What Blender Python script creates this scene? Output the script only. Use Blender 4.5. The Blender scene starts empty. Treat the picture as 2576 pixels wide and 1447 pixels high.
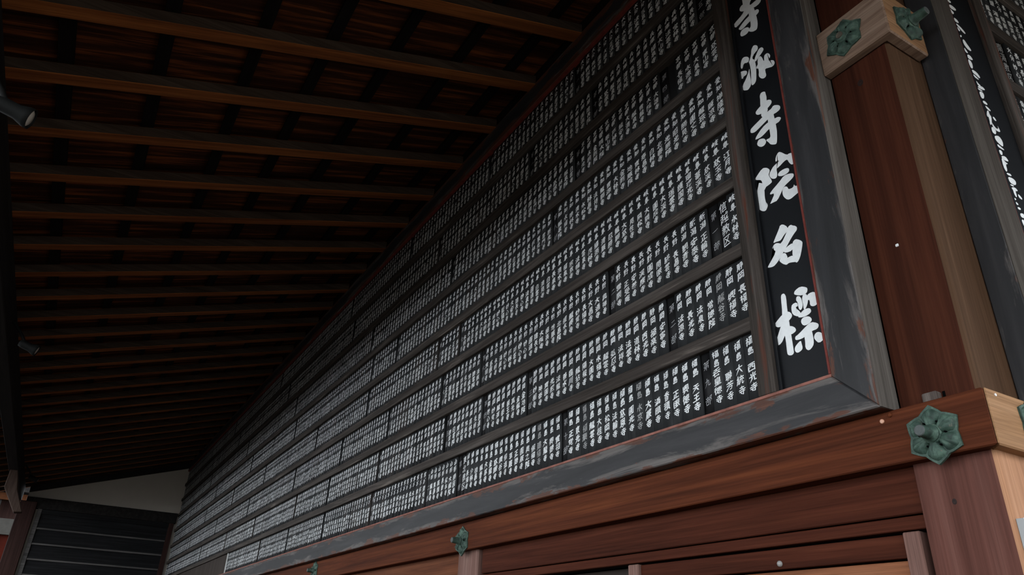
import bpy, bmesh, math, random
from mathutils import Vector, Matrix
import numpy as np

# ------------------------------------------------------------------ camera, light, exposure
S = bpy.context.scene
COL = S.collection
cam_d = bpy.data.cameras.new('camera')
cam_d.sensor_width = 36.0
cam_d.lens = 25.534
cam_d.clip_start = 0.05
cam_d.clip_end = 200
cam = bpy.data.objects.new('camera', cam_d)
COL.objects.link(cam)
CAMP = Vector((0.0, 0.0, 1.6))
RIGHT, FWD, UP = Vector((.510994, .858732, .038270)), Vector((-.775049, .441030, .452539)), Vector((.371731, -.260906, .890923))
cam.matrix_world = Matrix(((RIGHT.x, UP.x, -FWD.x, CAMP.x), (RIGHT.y, UP.y, -FWD.y, CAMP.y), (RIGHT.z, UP.z, -FWD.z, CAMP.z), (0, 0, 0, 1)))
S.camera = cam

world = bpy.data.worlds.new('overcast_sky')
S.world = world
world.use_nodes = True
bg = world.node_tree.nodes['Background']
bg.inputs['Color'].default_value = (0.90, 0.95, 1.0, 1)
bg.inputs['Strength'].default_value = 1.0

S.view_settings.view_transform = 'Standard'
S.view_settings.look = 'None'
S.view_settings.gamma = 1.0
S.view_settings.use_curve_mapping = False
S.view_settings.exposure = 1.9

rnd = random.Random(7)

# ------------------------------------------------------------------ materials
def new_mat(name):
    m = bpy.data.materials.new(name)
    m.use_nodes = True
    nt = m.node_tree
    return m, nt, nt.nodes['Principled BSDF']

def node(nt, kind, **kw):
    n = nt.nodes.new(kind)
    for k, v in kw.items():
        setattr(n, k, v)
    return n

def ramp(nt, src, stops):
    r = node(nt, 'ShaderNodeValToRGB')
    el = r.color_ramp.elements
    while len(el) < len(stops):
        el.new(0.5)
    for e, (p, c) in zip(el, stops):
        e.position = p
        e.color = (*c, 1)
    nt.links.new(src, r.inputs['Fac'])
    return r.outputs['Color']

def coords(nt, scale, rand=True):
    tc = node(nt, 'ShaderNodeTexCoord')
    mp = node(nt, 'ShaderNodeMapping')
    mp.inputs['Scale'].default_value = scale
    nt.links.new(tc.outputs['Object'], mp.inputs['Vector'])
    if rand:
        oi = node(nt, 'ShaderNodeObjectInfo')
        mu = node(nt, 'ShaderNodeMath', operation='MULTIPLY')
        mu.inputs[1].default_value = 37.0
        nt.links.new(oi.outputs['Random'], mu.inputs[0])
        cb = node(nt, 'ShaderNodeCombineXYZ')
        for i in range(3):
            nt.links.new(mu.outputs[0], cb.inputs[i])
        nt.links.new(cb.outputs[0], mp.inputs['Location'])
    return mp.outputs['Vector']

def noise(nt, vec, scale, detail=5, rough=0.6, dist=0.0):
    n = node(nt, 'ShaderNodeTexNoise')
    n.inputs['Scale'].default_value = scale
    n.inputs['Detail'].default_value = detail
    n.inputs['Roughness'].default_value = rough
    n.inputs['Distortion'].default_value = dist
    nt.links.new(vec, n.inputs['Vector'])
    return n.outputs['Fac']

def mixc(nt, fac, a, b, mode='MIX'):
    m = node(nt, 'ShaderNodeMix', data_type='RGBA', blend_type=mode)
    for sock, v in ((m.inputs[0], fac), (m.inputs[6], a), (m.inputs[7], b)):
        if isinstance(v, (int, float)):
            sock.default_value = v
        elif isinstance(v, tuple):
            sock.default_value = (*v, 1)
        else:
            nt.links.new(v, sock)
    return m.outputs[2]

def bump(nt, bsdf, h, strength=0.3, dist=0.01):
    b = node(nt, 'ShaderNodeBump')
    b.inputs['Strength'].default_value = strength
    b.inputs['Distance'].default_value = dist
    nt.links.new(h, b.inputs['Height'])
    nt.links.new(b.outputs[0], bsdf.inputs['Normal'])

def stretch(axis, along=0.6, across=14.0):
    s = [across] * 3
    s[axis] = along
    return tuple(s)

def wood(name, axis, dark, mid, light, rough=0.7, along=0.6, across=16.0, patch=None, bumpy=0.25, spec=0.10, wave=0.6, sloped=False):
    """long-grained timber; patch=(colour, position, softness) adds worn areas of another colour"""
    m, nt, b = new_mat(name)
    def grain(a, c):
        s = list(stretch(axis, a, c))
        if sloped: s[2] = a          # a piece lying in the roof slope: its grain climbs with it
        return coords(nt, tuple(s))
    v = grain(along, across)
    g = noise(nt, v, 1.0, 7, 0.65, wave)
    c = ramp(nt, g, [(0.28, dark), (0.5, mid), (0.74, light)])
    fine = noise(nt, grain(along * 3, across * 7), 1.0, 4, 0.7)
    fc = ramp(nt, fine, [(0.3, (0.62, 0.62, 0.62)), (0.6, (1.0, 1.0, 1.0))])
    c = mixc(nt, 1.0, c, fc, 'MULTIPLY')
    for p in (patch or []):
        pn = noise(nt, coords(nt, stretch(axis, p[3], p[4])), 1.0, 6, 0.62, 0.4)
        pf = ramp(nt, pn, [(p[1], (0, 0, 0)), (p[1] + p[2], (1, 1, 1))])
        c = mixc(nt, pf, c, p[0])
    nt.links.new(c, b.inputs['Base Color'])
    b.inputs['Roughness'].default_value = rough
    b.inputs['Specular IOR Level'].default_value = spec
    bump(nt, b, fine, bumpy, 0.004)
    return m

def plain(name, col, rough=0.7, spec=0.3, var=0.15, scale=6.0, metallic=0.0):
    m, nt, b = new_mat(name)
    n = noise(nt, coords(nt, (1, 1, 1)), scale, 5, 0.6)
    lo = tuple(x * (1 - var) for x in col)
    hi = tuple(min(1, x * (1 + var)) for x in col)
    nt.links.new(ramp(nt, n, [(0.3, lo), (0.7, hi)]), b.inputs['Base Color'])
    b.inputs['Roughness'].default_value = rough
    b.inputs['Specular IOR Level'].default_value = spec
    b.inputs['Metallic'].default_value = metallic
    return m

def math_node(nt, op, a, b=None, clamp=False):
    n = node(nt, 'ShaderNodeMath', operation=op, use_clamp=clamp)
    for i, v in enumerate((a, b)):
        if v is None: continue
        if isinstance(v, (int, float)): n.inputs[i].default_value = v
        else: nt.links.new(v, n.inputs[i])
    return n.outputs[0]

def frame_wood(name, axis, cross, half, amount=1.0):
    """black lacquer rubbed to grey haze and, towards the edges of the member, to bare red brown wood"""
    m, nt, b = new_mat(name)
    g = noise(nt, coords(nt, stretch(axis, 0.8, 9.0)), 1.0, 7, 0.65, 0.6)
    c = ramp(nt, g, [(0.28, (0.016, 0.016, 0.017)), (0.5, (0.026, 0.026, 0.028)), (0.74, (0.046, 0.045, 0.047))])
    tc = node(nt, 'ShaderNodeTexCoord')
    sp = node(nt, 'ShaderNodeSeparateXYZ')
    nt.links.new(tc.outputs['Object'], sp.inputs[0])
    edge = math_node(nt, 'DIVIDE', math_node(nt, 'ABSOLUTE', sp.outputs[cross]), half)
    n1 = noise(nt, coords(nt, stretch(axis, 1.5, 11.0)), 1.0, 7, 0.68, 0.5)
    n2 = noise(nt, coords(nt, stretch(axis, 3.5, 14.0)), 1.0, 6, 0.65, 0.3)
    w = math_node(nt, 'ADD', math_node(nt, 'MULTIPLY', edge, 0.62), math_node(nt, 'MULTIPLY', math_node(nt, 'SUBTRACT', n1, 0.5), 2.1 * amount))
    fine = noise(nt, coords(nt, stretch(axis, 2.0, 70.0)), 1.0, 4, 0.7)
    haze = ramp(nt, fine, [(0.3, (0.080, 0.071, 0.066)), (0.7, (0.165, 0.148, 0.139))])
    c = mixc(nt, ramp(nt, w, [(0.36, (0, 0, 0)), (0.60, (0.85, 0.85, 0.85))]), c, haze)
    brown = ramp(nt, fine, [(0.3, (0.052, 0.020, 0.013)), (0.7, (0.125, 0.050, 0.030))])
    w2 = math_node(nt, 'ADD', math_node(nt, 'MULTIPLY', edge, 0.60), math_node(nt, 'MULTIPLY', math_node(nt, 'SUBTRACT', n2, 0.5), 2.0 * amount))
    c = mixc(nt, ramp(nt, w2, [(0.49, (0, 0, 0)), (0.59, (1, 1, 1))]), c, brown)
    nt.links.new(c, b.inputs['Base Color'])
    b.inputs['Roughness'].default_value = 0.55
    b.inputs['Specular IOR Level'].default_value = 0.25
    bump(nt, b, fine, 0.25, 0.003)
    return m

M = {}
M['frame_x'] = frame_wood('worn_black_lacquer_lengthwise', 0, 2, 0.085)
M['frame_y'] = frame_wood('worn_black_lacquer_crosswise', 1, 2, 0.085)
M['frame_z'] = frame_wood('worn_black_lacquer_upright', 2, 0, 0.105, 0.9)
M['rail_x'] = wood('weathered_dark_rail', 0, (0.030, 0.024, 0.020), (0.062, 0.052, 0.046), (0.125, 0.108, 0.096), 0.7, 0.9, 26.0,
                   patch=[((0.17, 0.145, 0.125), 0.60, 0.12, 1.2, 20.0)])
M['rail_y'] = wood('weathered_dark_rail_side', 1, (0.030, 0.024, 0.020), (0.062, 0.052, 0.046), (0.125, 0.108, 0.096), 0.7, 0.9, 26.0)
M['stile_z'] = wood('weathered_grey_stile', 2, (0.030, 0.025, 0.021), (0.066, 0.055, 0.048), (0.150, 0.130, 0.118), 0.75, 0.8, 24.0,
                    patch=[((0.10, 0.035, 0.022), 0.58, 0.1, 1.0, 14.0)])
M['silver_z'] = wood('weathered_lit_stile_side', 2, (0.075, 0.066, 0.058), (0.135, 0.120, 0.106), (0.20, 0.182, 0.165), 0.8, 0.7, 22.0,
                     patch=[((0.16, 0.06, 0.035), 0.62, 0.1, 1.0, 12.0), ((0.035, 0.036, 0.04), 0.62, 0.1, 1.5, 10.0)])  # weathered grey, paler because light on the outer side is painted in
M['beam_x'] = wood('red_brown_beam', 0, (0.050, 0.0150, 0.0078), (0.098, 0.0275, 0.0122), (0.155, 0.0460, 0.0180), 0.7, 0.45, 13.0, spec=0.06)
M['beam_y'] = wood('sunlit_brown_beam', 1, (0.22, 0.115, 0.055), (0.34, 0.185, 0.092), (0.46, 0.265, 0.145), 0.7, 0.6, 16.0, spec=0.1)  # much paler than the long beam: light from the open side is in the colour
M['lintel_x'] = wood('dark_red_lintel', 0, (0.034, 0.0098, 0.0058), (0.068, 0.0188, 0.0102), (0.110, 0.033, 0.017), 0.7, 0.5, 14.0, spec=0.05)
M['pale_x'] = wood('pale_orange_board', 0, (0.15, 0.055, 0.027), (0.25, 0.095, 0.045), (0.36, 0.155, 0.08), 0.7, 0.7, 15.0)
M['bay'] = wood('orange_bay_board', 0, (0.075, 0.023, 0.010), (0.13, 0.042, 0.018), (0.19, 0.068, 0.030))
M['blank'] = wood('dusty_blank_board', 2, (0.030, 0.023, 0.019), (0.050, 0.039, 0.033), (0.080, 0.064, 0.055))
M['jamb_z'] = wood('pale_pinkish_jamb', 2, (0.14, 0.072, 0.056), (0.20, 0.110, 0.090), (0.27, 0.165, 0.138), 0.75, 0.8, 18.0)
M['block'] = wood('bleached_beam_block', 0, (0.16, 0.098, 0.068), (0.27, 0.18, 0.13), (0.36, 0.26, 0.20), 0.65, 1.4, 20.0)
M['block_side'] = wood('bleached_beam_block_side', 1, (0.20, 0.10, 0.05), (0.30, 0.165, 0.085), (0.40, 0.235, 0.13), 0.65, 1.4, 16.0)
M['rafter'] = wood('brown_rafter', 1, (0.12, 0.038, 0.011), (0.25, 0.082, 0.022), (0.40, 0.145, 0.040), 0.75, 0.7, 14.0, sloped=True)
M['rafter_side'] = wood('grey_brown_rafter_side', 1, (0.034, 0.023, 0.017), (0.060, 0.042, 0.031), (0.092, 0.066, 0.049), 0.85, 0.5, 12.0)  # side faces greyer and darker than the undersides
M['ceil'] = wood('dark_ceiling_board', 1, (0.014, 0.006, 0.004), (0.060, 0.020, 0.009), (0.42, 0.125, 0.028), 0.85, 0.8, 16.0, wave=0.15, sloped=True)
M['batten'] = wood('shade_black_batten', 0, (0.005, 0.004, 0.0035), (0.009, 0.007, 0.006), (0.014, 0.011, 0.009), 0.9, 0.6, 14.0)  # shadow above the rafters is put into this near-black colour
M['eave'] = wood('sooty_eave_beam', 0, (0.012, 0.011, 0.011), (0.022, 0.020, 0.019), (0.040, 0.036, 0.034), 0.8, 0.5, 12.0)
M['shutter'] = wood('dark_shutter_board', 1, (0.006, 0.006, 0.0065), (0.012, 0.012, 0.013), (0.026, 0.026, 0.028), 0.65, 0.7, 22.0)
M['shut_lip'] = wood('grey_lit_shutter_edge', 1, (0.05, 0.05, 0.05), (0.11, 0.104, 0.10), (0.17, 0.16, 0.155), 0.7, 0.7, 26.0)  # grey of the stile; on the lips it stands for light from below
M['post_far'] = wood('dark_brown_far_post', 2, (0.022, 0.0095, 0.008), (0.038, 0.017, 0.014), (0.06, 0.030, 0.024), 0.6, 0.6, 14.0)
M['bracket'] = wood('pale_weathered_bracket', 2, (0.045, 0.028, 0.021), (0.075, 0.050, 0.040), (0.11, 0.078, 0.064), 0.8, 1.0, 12.0)
M['back'] = plain('black_backing_board', (0.010, 0.010, 0.011), 0.8)
M['bead'] = plain('faded_red_bead', (0.16, 0.028, 0.020), 0.7, var=0.3, scale=18)
M['bead_pale'] = plain('pale_red_bead', (0.26, 0.105, 0.080), 0.7, var=0.3, scale=18)
M['panel'] = plain('blue_black_title_panel', (0.009, 0.010, 0.012), 0.5, 0.15, 0.2, 3)
M['paint'] = plain('white_brush_paint', (0.86, 0.89, 0.90), 0.6, 0.3, 0.05, 40)
M['paint_dim'] = plain('worn_white_paint', (0.42, 0.43, 0.43), 0.7, 0.2, 0.25, 60)
M['paint_thin'] = plain('thin_grey_paint', (0.50, 0.52, 0.54), 0.7, 0.2, 0.35, 60)
M['bronze'] = None
M['plaster'] = plain('grey_plaster', (0.50, 0.46, 0.40), 0.9, 0.1, 0.05, 2)
M['ground'] = plain('near_black_ground', (0.014, 0.0125, 0.0105), 0.9, 0.1, 0.2, 30)  # unseen ground, made near-black to cut the bounced light
M['wall_w'] = plain('dark_inner_wall', (0.03, 0.02, 0.016), 0.8)
M['veranda'] = wood('dark_veranda_floor', 0, (0.012, 0.008, 0.006), (0.022, 0.015, 0.011), (0.034, 0.024, 0.018), 0.6)
M['paving'] = plain('pale_courtyard_paving', (0.19, 0.168, 0.142), 0.9, 0.1, 0.12, 1.5)
M['roof'] = plain('grey_roof', (0.06, 0.06, 0.062), 0.8)
M['black_metal'] = plain('black_metal', (0.008, 0.009, 0.009), 0.7, 0.2)
M['lens'] = plain('pale_lens', (0.62, 0.58, 0.50), 0.15, 0.6, 0.03)  # reflection on the unlit glass is painted in as a pale colour
M['far_white'] = plain('grey_far_band', (0.036, 0.034, 0.030), 0.9)
M['white'] = plain('white_sign_face', (0.85, 0.86, 0.86), 0.4, 0.4, 0.01)
M['grey'] = plain('grey_sign_edge', (0.32, 0.33, 0.33), 0.5, 0.4, 0.03)
M['copper'] = plain('bright_copper_nail', (0.55, 0.28, 0.18), 0.35, 0.6, 0.1)
M['nail_grey'] = plain('grey_nail', (0.30, 0.29, 0.28), 0.4, 0.5, 0.1)
M['vermilion'] = plain('vermilion_panel', (0.032, 0.004, 0.0018), 0.7, 0.05, 0.2, 3)
M['orange_wood'] = plain('orange_timber', (0.045, 0.016, 0.006), 0.7, 0.05, 0.2, 5)  # even dark orange of the far lintel
M['knot'] = plain('dark_knot', (0.020, 0.009, 0.007), 0.6, 0.2, 0.3, 80)
M['lit_front_z'] = wood('lit_brown_front', 2, (0.045, 0.037, 0.031), (0.070, 0.060, 0.051), (0.100, 0.088, 0.077), 0.8, 0.6, 14.0)  # paler than the black frame: light on this front is put into the colour
M['hole'] = plain('black_hole', (0.004, 0.004, 0.004), 0.9, 0.0)
M['stub'] = wood('grey_stub', 2, (0.05, 0.04, 0.035), (0.10, 0.08, 0.07), (0.20, 0.17, 0.15), 0.8, 1.5, 30.0)

def post_material():
    m, nt, b = new_mat('corner_post_wood')
    v = coords(nt, stretch(2, 0.45, 15.0), False)
    g = noise(nt, v, 1.0, 7, 0.65, 0.5)
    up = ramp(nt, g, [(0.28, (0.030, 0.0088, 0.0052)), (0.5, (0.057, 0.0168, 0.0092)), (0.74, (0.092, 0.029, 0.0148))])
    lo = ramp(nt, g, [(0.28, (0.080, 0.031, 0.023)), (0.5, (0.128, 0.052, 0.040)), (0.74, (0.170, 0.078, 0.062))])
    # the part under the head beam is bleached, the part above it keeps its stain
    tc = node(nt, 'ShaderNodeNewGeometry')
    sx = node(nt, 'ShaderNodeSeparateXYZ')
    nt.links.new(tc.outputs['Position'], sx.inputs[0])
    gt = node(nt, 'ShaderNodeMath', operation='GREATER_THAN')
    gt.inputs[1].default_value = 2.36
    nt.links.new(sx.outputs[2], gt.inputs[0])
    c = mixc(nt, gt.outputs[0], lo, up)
    # face towards the open side: its light is put in as paler colour
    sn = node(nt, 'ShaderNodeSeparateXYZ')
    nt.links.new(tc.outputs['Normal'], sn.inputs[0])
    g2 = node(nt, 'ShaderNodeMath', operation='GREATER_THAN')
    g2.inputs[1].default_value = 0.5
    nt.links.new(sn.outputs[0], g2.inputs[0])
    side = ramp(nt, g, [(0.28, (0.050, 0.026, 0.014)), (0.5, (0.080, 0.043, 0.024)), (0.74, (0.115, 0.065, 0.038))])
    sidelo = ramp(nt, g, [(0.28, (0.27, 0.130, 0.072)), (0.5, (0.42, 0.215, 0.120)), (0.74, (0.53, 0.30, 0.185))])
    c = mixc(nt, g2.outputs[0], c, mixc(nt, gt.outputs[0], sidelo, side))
    fine = noise(nt, coords(nt, stretch(2, 1.5, 110.0), False), 1.0, 4, 0.7)
    fc = ramp(nt, fine, [(0.3, (0.7, 0.7, 0.7)), (0.6, (1, 1, 1))])
    c = mixc(nt, 1.0, c, fc, 'MULTIPLY')
    nt.links.new(c, b.inputs['Base Color'])
    b.inputs['Roughness'].default_value = 0.7
    b.inputs['Specular IOR Level'].default_value = 0.06
    bump(nt, b, fine, 0.2, 0.003)
    return m
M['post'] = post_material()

def bronze_material():
    m, nt, b = new_mat('verdigris_bronze')
    v = coords(nt, (1, 1, 1))
    n1 = noise(nt, v, 26, 6, 0.65, 0.3)
    c = ramp(nt, n1, [(0.32, (0.012, 0.026, 0.020)), (0.5, (0.037, 0.074, 0.055)), (0.70, (0.100, 0.170, 0.128))])
    n2 = noise(nt, v, 60, 4, 0.6)
    c = mixc(nt, ramp(nt, n2, [(0.62, (0, 0, 0)), (0.75, (1, 1, 1))]), c, (0.12, 0.12, 0.09))
    nt.links.new(c, b.inputs['Base Color'])
    b.inputs['Roughness'].default_value = 0.65
    b.inputs['Metallic'].default_value = 0.15
    bump(nt, b, n1, 0.3, 0.004)
    return m
M['bronze'] = bronze_material()
M['bronze_tip'] = plain('greyed_bronze', (0.075, 0.085, 0.083), 0.6, 0.3, 0.2, 50, 0.1)
M['rust'] = plain('rusty_stub', (0.10, 0.085, 0.065), 0.8, 0.3, 0.3, 50)

def plate_material():
    """black lacquered plates, each one a little different, with dusty smears"""
    m, nt, b = new_mat('black_name_plate')
    gi = node(nt, 'ShaderNodeNewGeometry')
    base = ramp(nt, gi.outputs['Random Per Island'], [(0.0, (0.011, 0.012, 0.013)), (0.35, (0.022, 0.024, 0.026)), (0.7, (0.030, 0.032, 0.034)), (1.0, (0.037, 0.032, 0.030))])
    tc = node(nt, 'ShaderNodeNewGeometry')
    mp = node(nt, 'ShaderNodeMapping')
    mp.inputs['Scale'].default_value = (9, 9, 3.5)
    nt.links.new(tc.outputs['Position'], mp.inputs['Vector'])
    n = noise(nt, mp.outputs['Vector'], 1.0, 5, 0.6, 0.3)
    c = mixc(nt, ramp(nt, n, [(0.55, (0, 0, 0)), (0.9, (0.8, 0.8, 0.8))]), base, (0.11, 0.11, 0.11))
    nt.links.new(c, b.inputs['Base Color'])
    b.inputs['Roughness'].default_value = 0.55
    b.inputs['Specular IOR Level'].default_value = 0.18
    return m
M['plate'] = plate_material()
M['marker'] = plain('deep_black_marker', (0.006, 0.006, 0.007), 0.6, 0.3)

# ------------------------------------------------------------------ mesh helpers
def link(o):
    COL.objects.link(o)
    return o

def empty(name, loc=(0, 0, 0), label=None, cat=None, group=None, kind=None):
    o = bpy.data.objects.new(name, None)
    o.empty_display_size = 0.1
    o.location = loc
    link(o)
    return tag(o, label, cat, group, kind)

def tag(o, label=None, cat=None, group=None, kind=None):
    if label: o['label'] = label
    if cat: o['category'] = cat
    if group: o['group'] = group
    if kind: o['kind'] = kind
    return o

def ploc(p):
    v = Vector((0, 0, 0))
    while p is not None:
        v += p.location
        p = p.parent
    return v

def finish(name, bm, mats, parent=None, smooth=False, origin=None):
    """bm in world coordinates -> object with its origin in its middle"""
    if origin is None:
        lo = Vector((min(v.co[i] for v in bm.verts) for i in range(3)))
        hi = Vector((max(v.co[i] for v in bm.verts) for i in range(3)))
        origin = (lo + hi) / 2
    origin = Vector(origin)
    bmesh.ops.translate(bm, verts=bm.verts, vec=-origin)
    me = bpy.data.meshes.new(name)
    bm.to_mesh(me)
    bm.free()
    for mt in (mats if isinstance(mats, (list, tuple)) else [mats]):
        me.materials.append(mt)
    if smooth:
        for p in me.polygons:
            p.use_smooth = True
    o = bpy.data.objects.new(name, me)
    if parent is not None:
        o.parent = parent
    o.location = origin - ploc(parent)
    return link(o)

def bm_box(x0, x1, y0, y1, z0, z1, bevel=0.0, bm=None):
    own = bm is None
    if own: bm = bmesh.new()
    vs = [bm.verts.new(c) for c in ((x0, y0, z0), (x1, y0, z0), (x1, y1, z0), (x0, y1, z0), (x0, y0, z1), (x1, y0, z1), (x1, y1, z1), (x0, y1, z1))]
    fs = [bm.faces.new([vs[i] for i in f]) for f in ((3, 2, 1, 0), (4, 5, 6, 7), (0, 1, 5, 4), (1, 2, 6, 5), (2, 3, 7, 6), (3, 0, 4, 7))]
    if bevel and own:
        bmesh.ops.bevel(bm, geom=list(bm.edges), offset=bevel, segments=1, affect='EDGES')
    return bm

def box(name, x0, x1, y0, y1, z0, z1, mat, parent=None, bevel=0.003):
    return finish(name, bm_box(min(x0, x1), max(x0, x1), min(y0, y1), max(y0, y1), min(z0, z1), max(z0, z1), bevel), mat, parent)

def bm_prism(front, back, bevel=0.0):
    """closed solid between two matching outlines (lists of points)"""
    bm = bmesh.new()
    a = [bm.verts.new(p) for p in front]
    b = [bm.verts.new(p) for p in back]
    n = len(a)
    bm.faces.new(a)
    bm.faces.new(b[::-1])
    for i in range(n):
        bm.faces.new((a[i], b[i], b[(i + 1) % n], a[(i + 1) % n]))
    bmesh.ops.recalc_face_normals(bm, faces=bm.faces)
    if bevel:
        bmesh.ops.bevel(bm, geom=list(bm.edges), offset=bevel, segments=1, affect='EDGES')
    return bm

def prism_y(name, poly, y0, y1, mat, parent=None, bevel=0.003):
    return finish(name, bm_prism([(x, y0, z) for x, z in poly], [(x, y1, z) for x, z in poly], bevel), mat, parent)

def prism_x(name, poly, x0, x1, mat, parent=None, bevel=0.003):
    return finish(name, bm_prism([(x0, y, z) for y, z in poly], [(x1, y, z) for y, z in poly], bevel), mat, parent)

def prism_z(name, poly, z0, z1, mat, parent=None, bevel=0.003):
    return finish(name, bm_prism([(x, y, z0) for x, y in poly], [(x, y, z1) for x, y in poly], bevel), mat, parent)

def lathe(profile, seg, mat4, bm=None):
    """profile of (radius, height) pairs turned about local z, placed by mat4"""
    if bm is None: bm = bmesh.new()
    rings = []
    for r, h in profile:
        if r < 1e-6:
            rings.append([bm.verts.new(mat4 @ Vector((0, 0, h)))])
        else:
            rings.append([bm.verts.new(mat4 @ Vector((r * math.cos(2 * math.pi * k / seg), r * math.sin(2 * math.pi * k / seg), h))) for k in range(seg)])
    for A, B in zip(rings, rings[1:]):
        for k in range(seg):
            k2 = (k + 1) % seg
            if len(A) == 1 and len(B) == 1: continue
            if len(A) == 1: bm.faces.new((A[0], B[k], B[k2]))
            elif len(B) == 1: bm.faces.new((A[k], B[0], A[k2]))
            else: bm.faces.new((A[k], B[k], B[k2], A[k2]))
    bmesh.ops.recalc_face_normals(bm, faces=bm.faces)
    return bm

# ------------------------------------------------------------------ setting: ground, walls, roof
YF = 2.400          # front of the first board's frame
YN = 2.465          # front of the head beam
YPOST = 2.515       # front of the posts
XN = -1.178         # front of the head beam round the corner
XPOST = -1.220
XEND = -21.25
TAN = 0.31634       # slope of the eave
def under(y):       # underside of the rafters
    return 5.87 + (y - 2.4) * TAN

def struct(o):
    o['kind'] = 'structure'
    return o

struct(box('floor', -60, 1.2, -40, 30, -0.2, 0.0, M['ground'], None, 0))
struct(box('floor_courtyard', 1.2, 40, -40, 40, -0.2, 0.0, M['paving'], None, 0))
struct(box('floor_veranda', XEND - 1, 1.2, -2.0, YPOST + 0.1, 0.0, 0.02, M['veranda'], None, 0))
struct(box('wall_back', XEND - 0.3, XPOST - 0.12, YPOST + 0.10, YPOST + 0.25, 0, 6.10, M['wall_w'], None, 0))
struct(box('wall_side', XPOST - 0.26, XPOST - 0.11, YPOST + 0.26, 14.0, 0, 6.4, M['wall_w'], None, 0))

# ceiling of the eave: boards on battens on rafters
ceiling = empty('ceiling', (-11, 0.6, 5.3), kind='structure')
RW, RH, PITCH = 0.116, 0.092, 0.6645
def slab(name, x0, x1, y0, y1, dz0, dz1, mat, parent, bevel=0.002):
    """a piece lying in the slope, dz above the rafters' underside"""
    poly = [(y0, under(y0) + dz0), (y1, under(y1) + dz0), (y1, under(y1) + dz1), (y0, under(y0) + dz1)]
    return prism_x(name, poly, x0, x1, mat, parent, bevel)
YE = -2.2
rx = [-3.308 + PITCH * j for j in range(3, -28, -1)]
first = None
for x in rx:
    if first is None:
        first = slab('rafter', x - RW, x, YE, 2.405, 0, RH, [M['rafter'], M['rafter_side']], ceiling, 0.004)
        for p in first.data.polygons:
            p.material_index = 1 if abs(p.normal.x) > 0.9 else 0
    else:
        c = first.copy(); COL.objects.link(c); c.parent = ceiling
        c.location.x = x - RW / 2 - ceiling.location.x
BY = [-1.9, -1.33, -0.80, -0.27, 0.27, 0.72, 1.18, 1.68, 2.15]
for y in BY:
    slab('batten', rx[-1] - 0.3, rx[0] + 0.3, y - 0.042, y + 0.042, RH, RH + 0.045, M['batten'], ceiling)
edges = [YE] + BY + [2.55]
cells = [(edges[i], edges[i + 1]) for i in range(len(edges) - 1)]
for (a, b) in cells:
    proto = None
    for j in range(len(rx) - 1):
        x0, x1 = rx[j + 1] - RW / 2, rx[j] - RW / 2
        if proto is None:
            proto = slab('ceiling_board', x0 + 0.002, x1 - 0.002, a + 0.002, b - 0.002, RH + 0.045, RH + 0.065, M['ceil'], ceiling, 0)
        else:
            c = proto.copy(); COL.objects.link(c); c.parent = ceiling
            c.location.x = (x0 + x1) / 2 - ceiling.location.x
slab('gap_blocking_board', rx[-1] - 0.3, rx[0] + 0.3, 2.412, 2.50, 0.0, RH + 0.06, M['batten'], ceiling, 0)  # added black board that stops light leaking in between rafters and wall
# roof over it; unseen corner and side slopes are shaped to shade the walls
def quad_slab(name, pts, thick, mat):
    return struct(finish(name, bm_prism(pts, [(x, y, z + thick) for x, y, z in pts]), mat))
RT = RH + 0.08
xw = rx[0] + 0.1
quad_slab('roof', [(rx[-1] - 0.4, YE - 0.1, under(YE - 0.1) + RT), (xw, YE - 0.1, under(YE - 0.1) + RT), (xw, 2.9, under(2.9) + RT), (rx[-1] - 0.4, 2.9, under(2.9) + RT)], 0.12, M['roof'])
xo = 1.7
ze = under(YE - 0.1) + RT
zs = 4.25
zt = under(2.9) + RT
ap = (XPOST - 0.3, 2.9, zt)
quad_slab('shade_roof_corner', [(xw, YE - 0.1, ze), (xo, YE - 0.1, zs), ap, (xw, 2.9, zt)], 0.12, M['roof'])
quad_slab('shade_roof_hip', [(xo, YE - 0.1, zs), (xo, 2.9, zs), ap], 0.12, M['roof'])
quad_slab('shade_roof_side', [(xo, 2.9, zs), (xo, 14, zs), (XPOST - 0.3, 14, zt), (XPOST - 0.3, 2.9, zt)], 0.12, M['roof'])

# eave beam on the outer side with its posts
eb = box('eave_beam', XEND + 0.0, 1.2, -1.25, -1.08, 4.45, under(-1.08) + 0.002, M['eave'], None, 0.008)
tag(eb, 'long sooty black beam under the rafters along the outer edge of the eave', 'beam')

# ------------------------------------------------------------------ far end of the gallery
struct(box('wall_end', XEND - 0.16, XEND - 0.05, -0.98, 2.50, 0, under(2.5) + RH + 0.1, M['plaster'], None, 0))
tb = box('tie_beam', XEND - 0.05, XEND + 0.10, -0.98, 2.395, 4.31, 4.56, M['eave'], None, 0.006)
tag(tb, 'black tie beam across the far end under the plaster triangle', 'beam')
tr = slab('end_rafter', XEND - 0.045, XEND + 0.08, -0.98, 2.395, -0.13, -0.002, M['eave'], None)
tag(tr, 'sloping black end rafter above the plaster triangle', 'rafter')
sh = empty('wooden_shutter', (XEND, 0.8, 0), 'dark clapboard shutter closing the far end below the plaster triangle', 'shutter')
box('frame_stile', XEND - 0.04, XEND + 0.06, 2.245, 2.36, 0, 4.31, M['post_far'], sh)
box('frame_stile', XEND - 0.04, XEND + 0.06, -0.69, -0.60, 0, 4.31, M['shut_lip'], sh)
box('frame_rail', XEND - 0.04, XEND + 0.05, -0.60, 2.245, 4.20, 4.31, M['shutter'], sh)
z = 4.205
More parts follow.
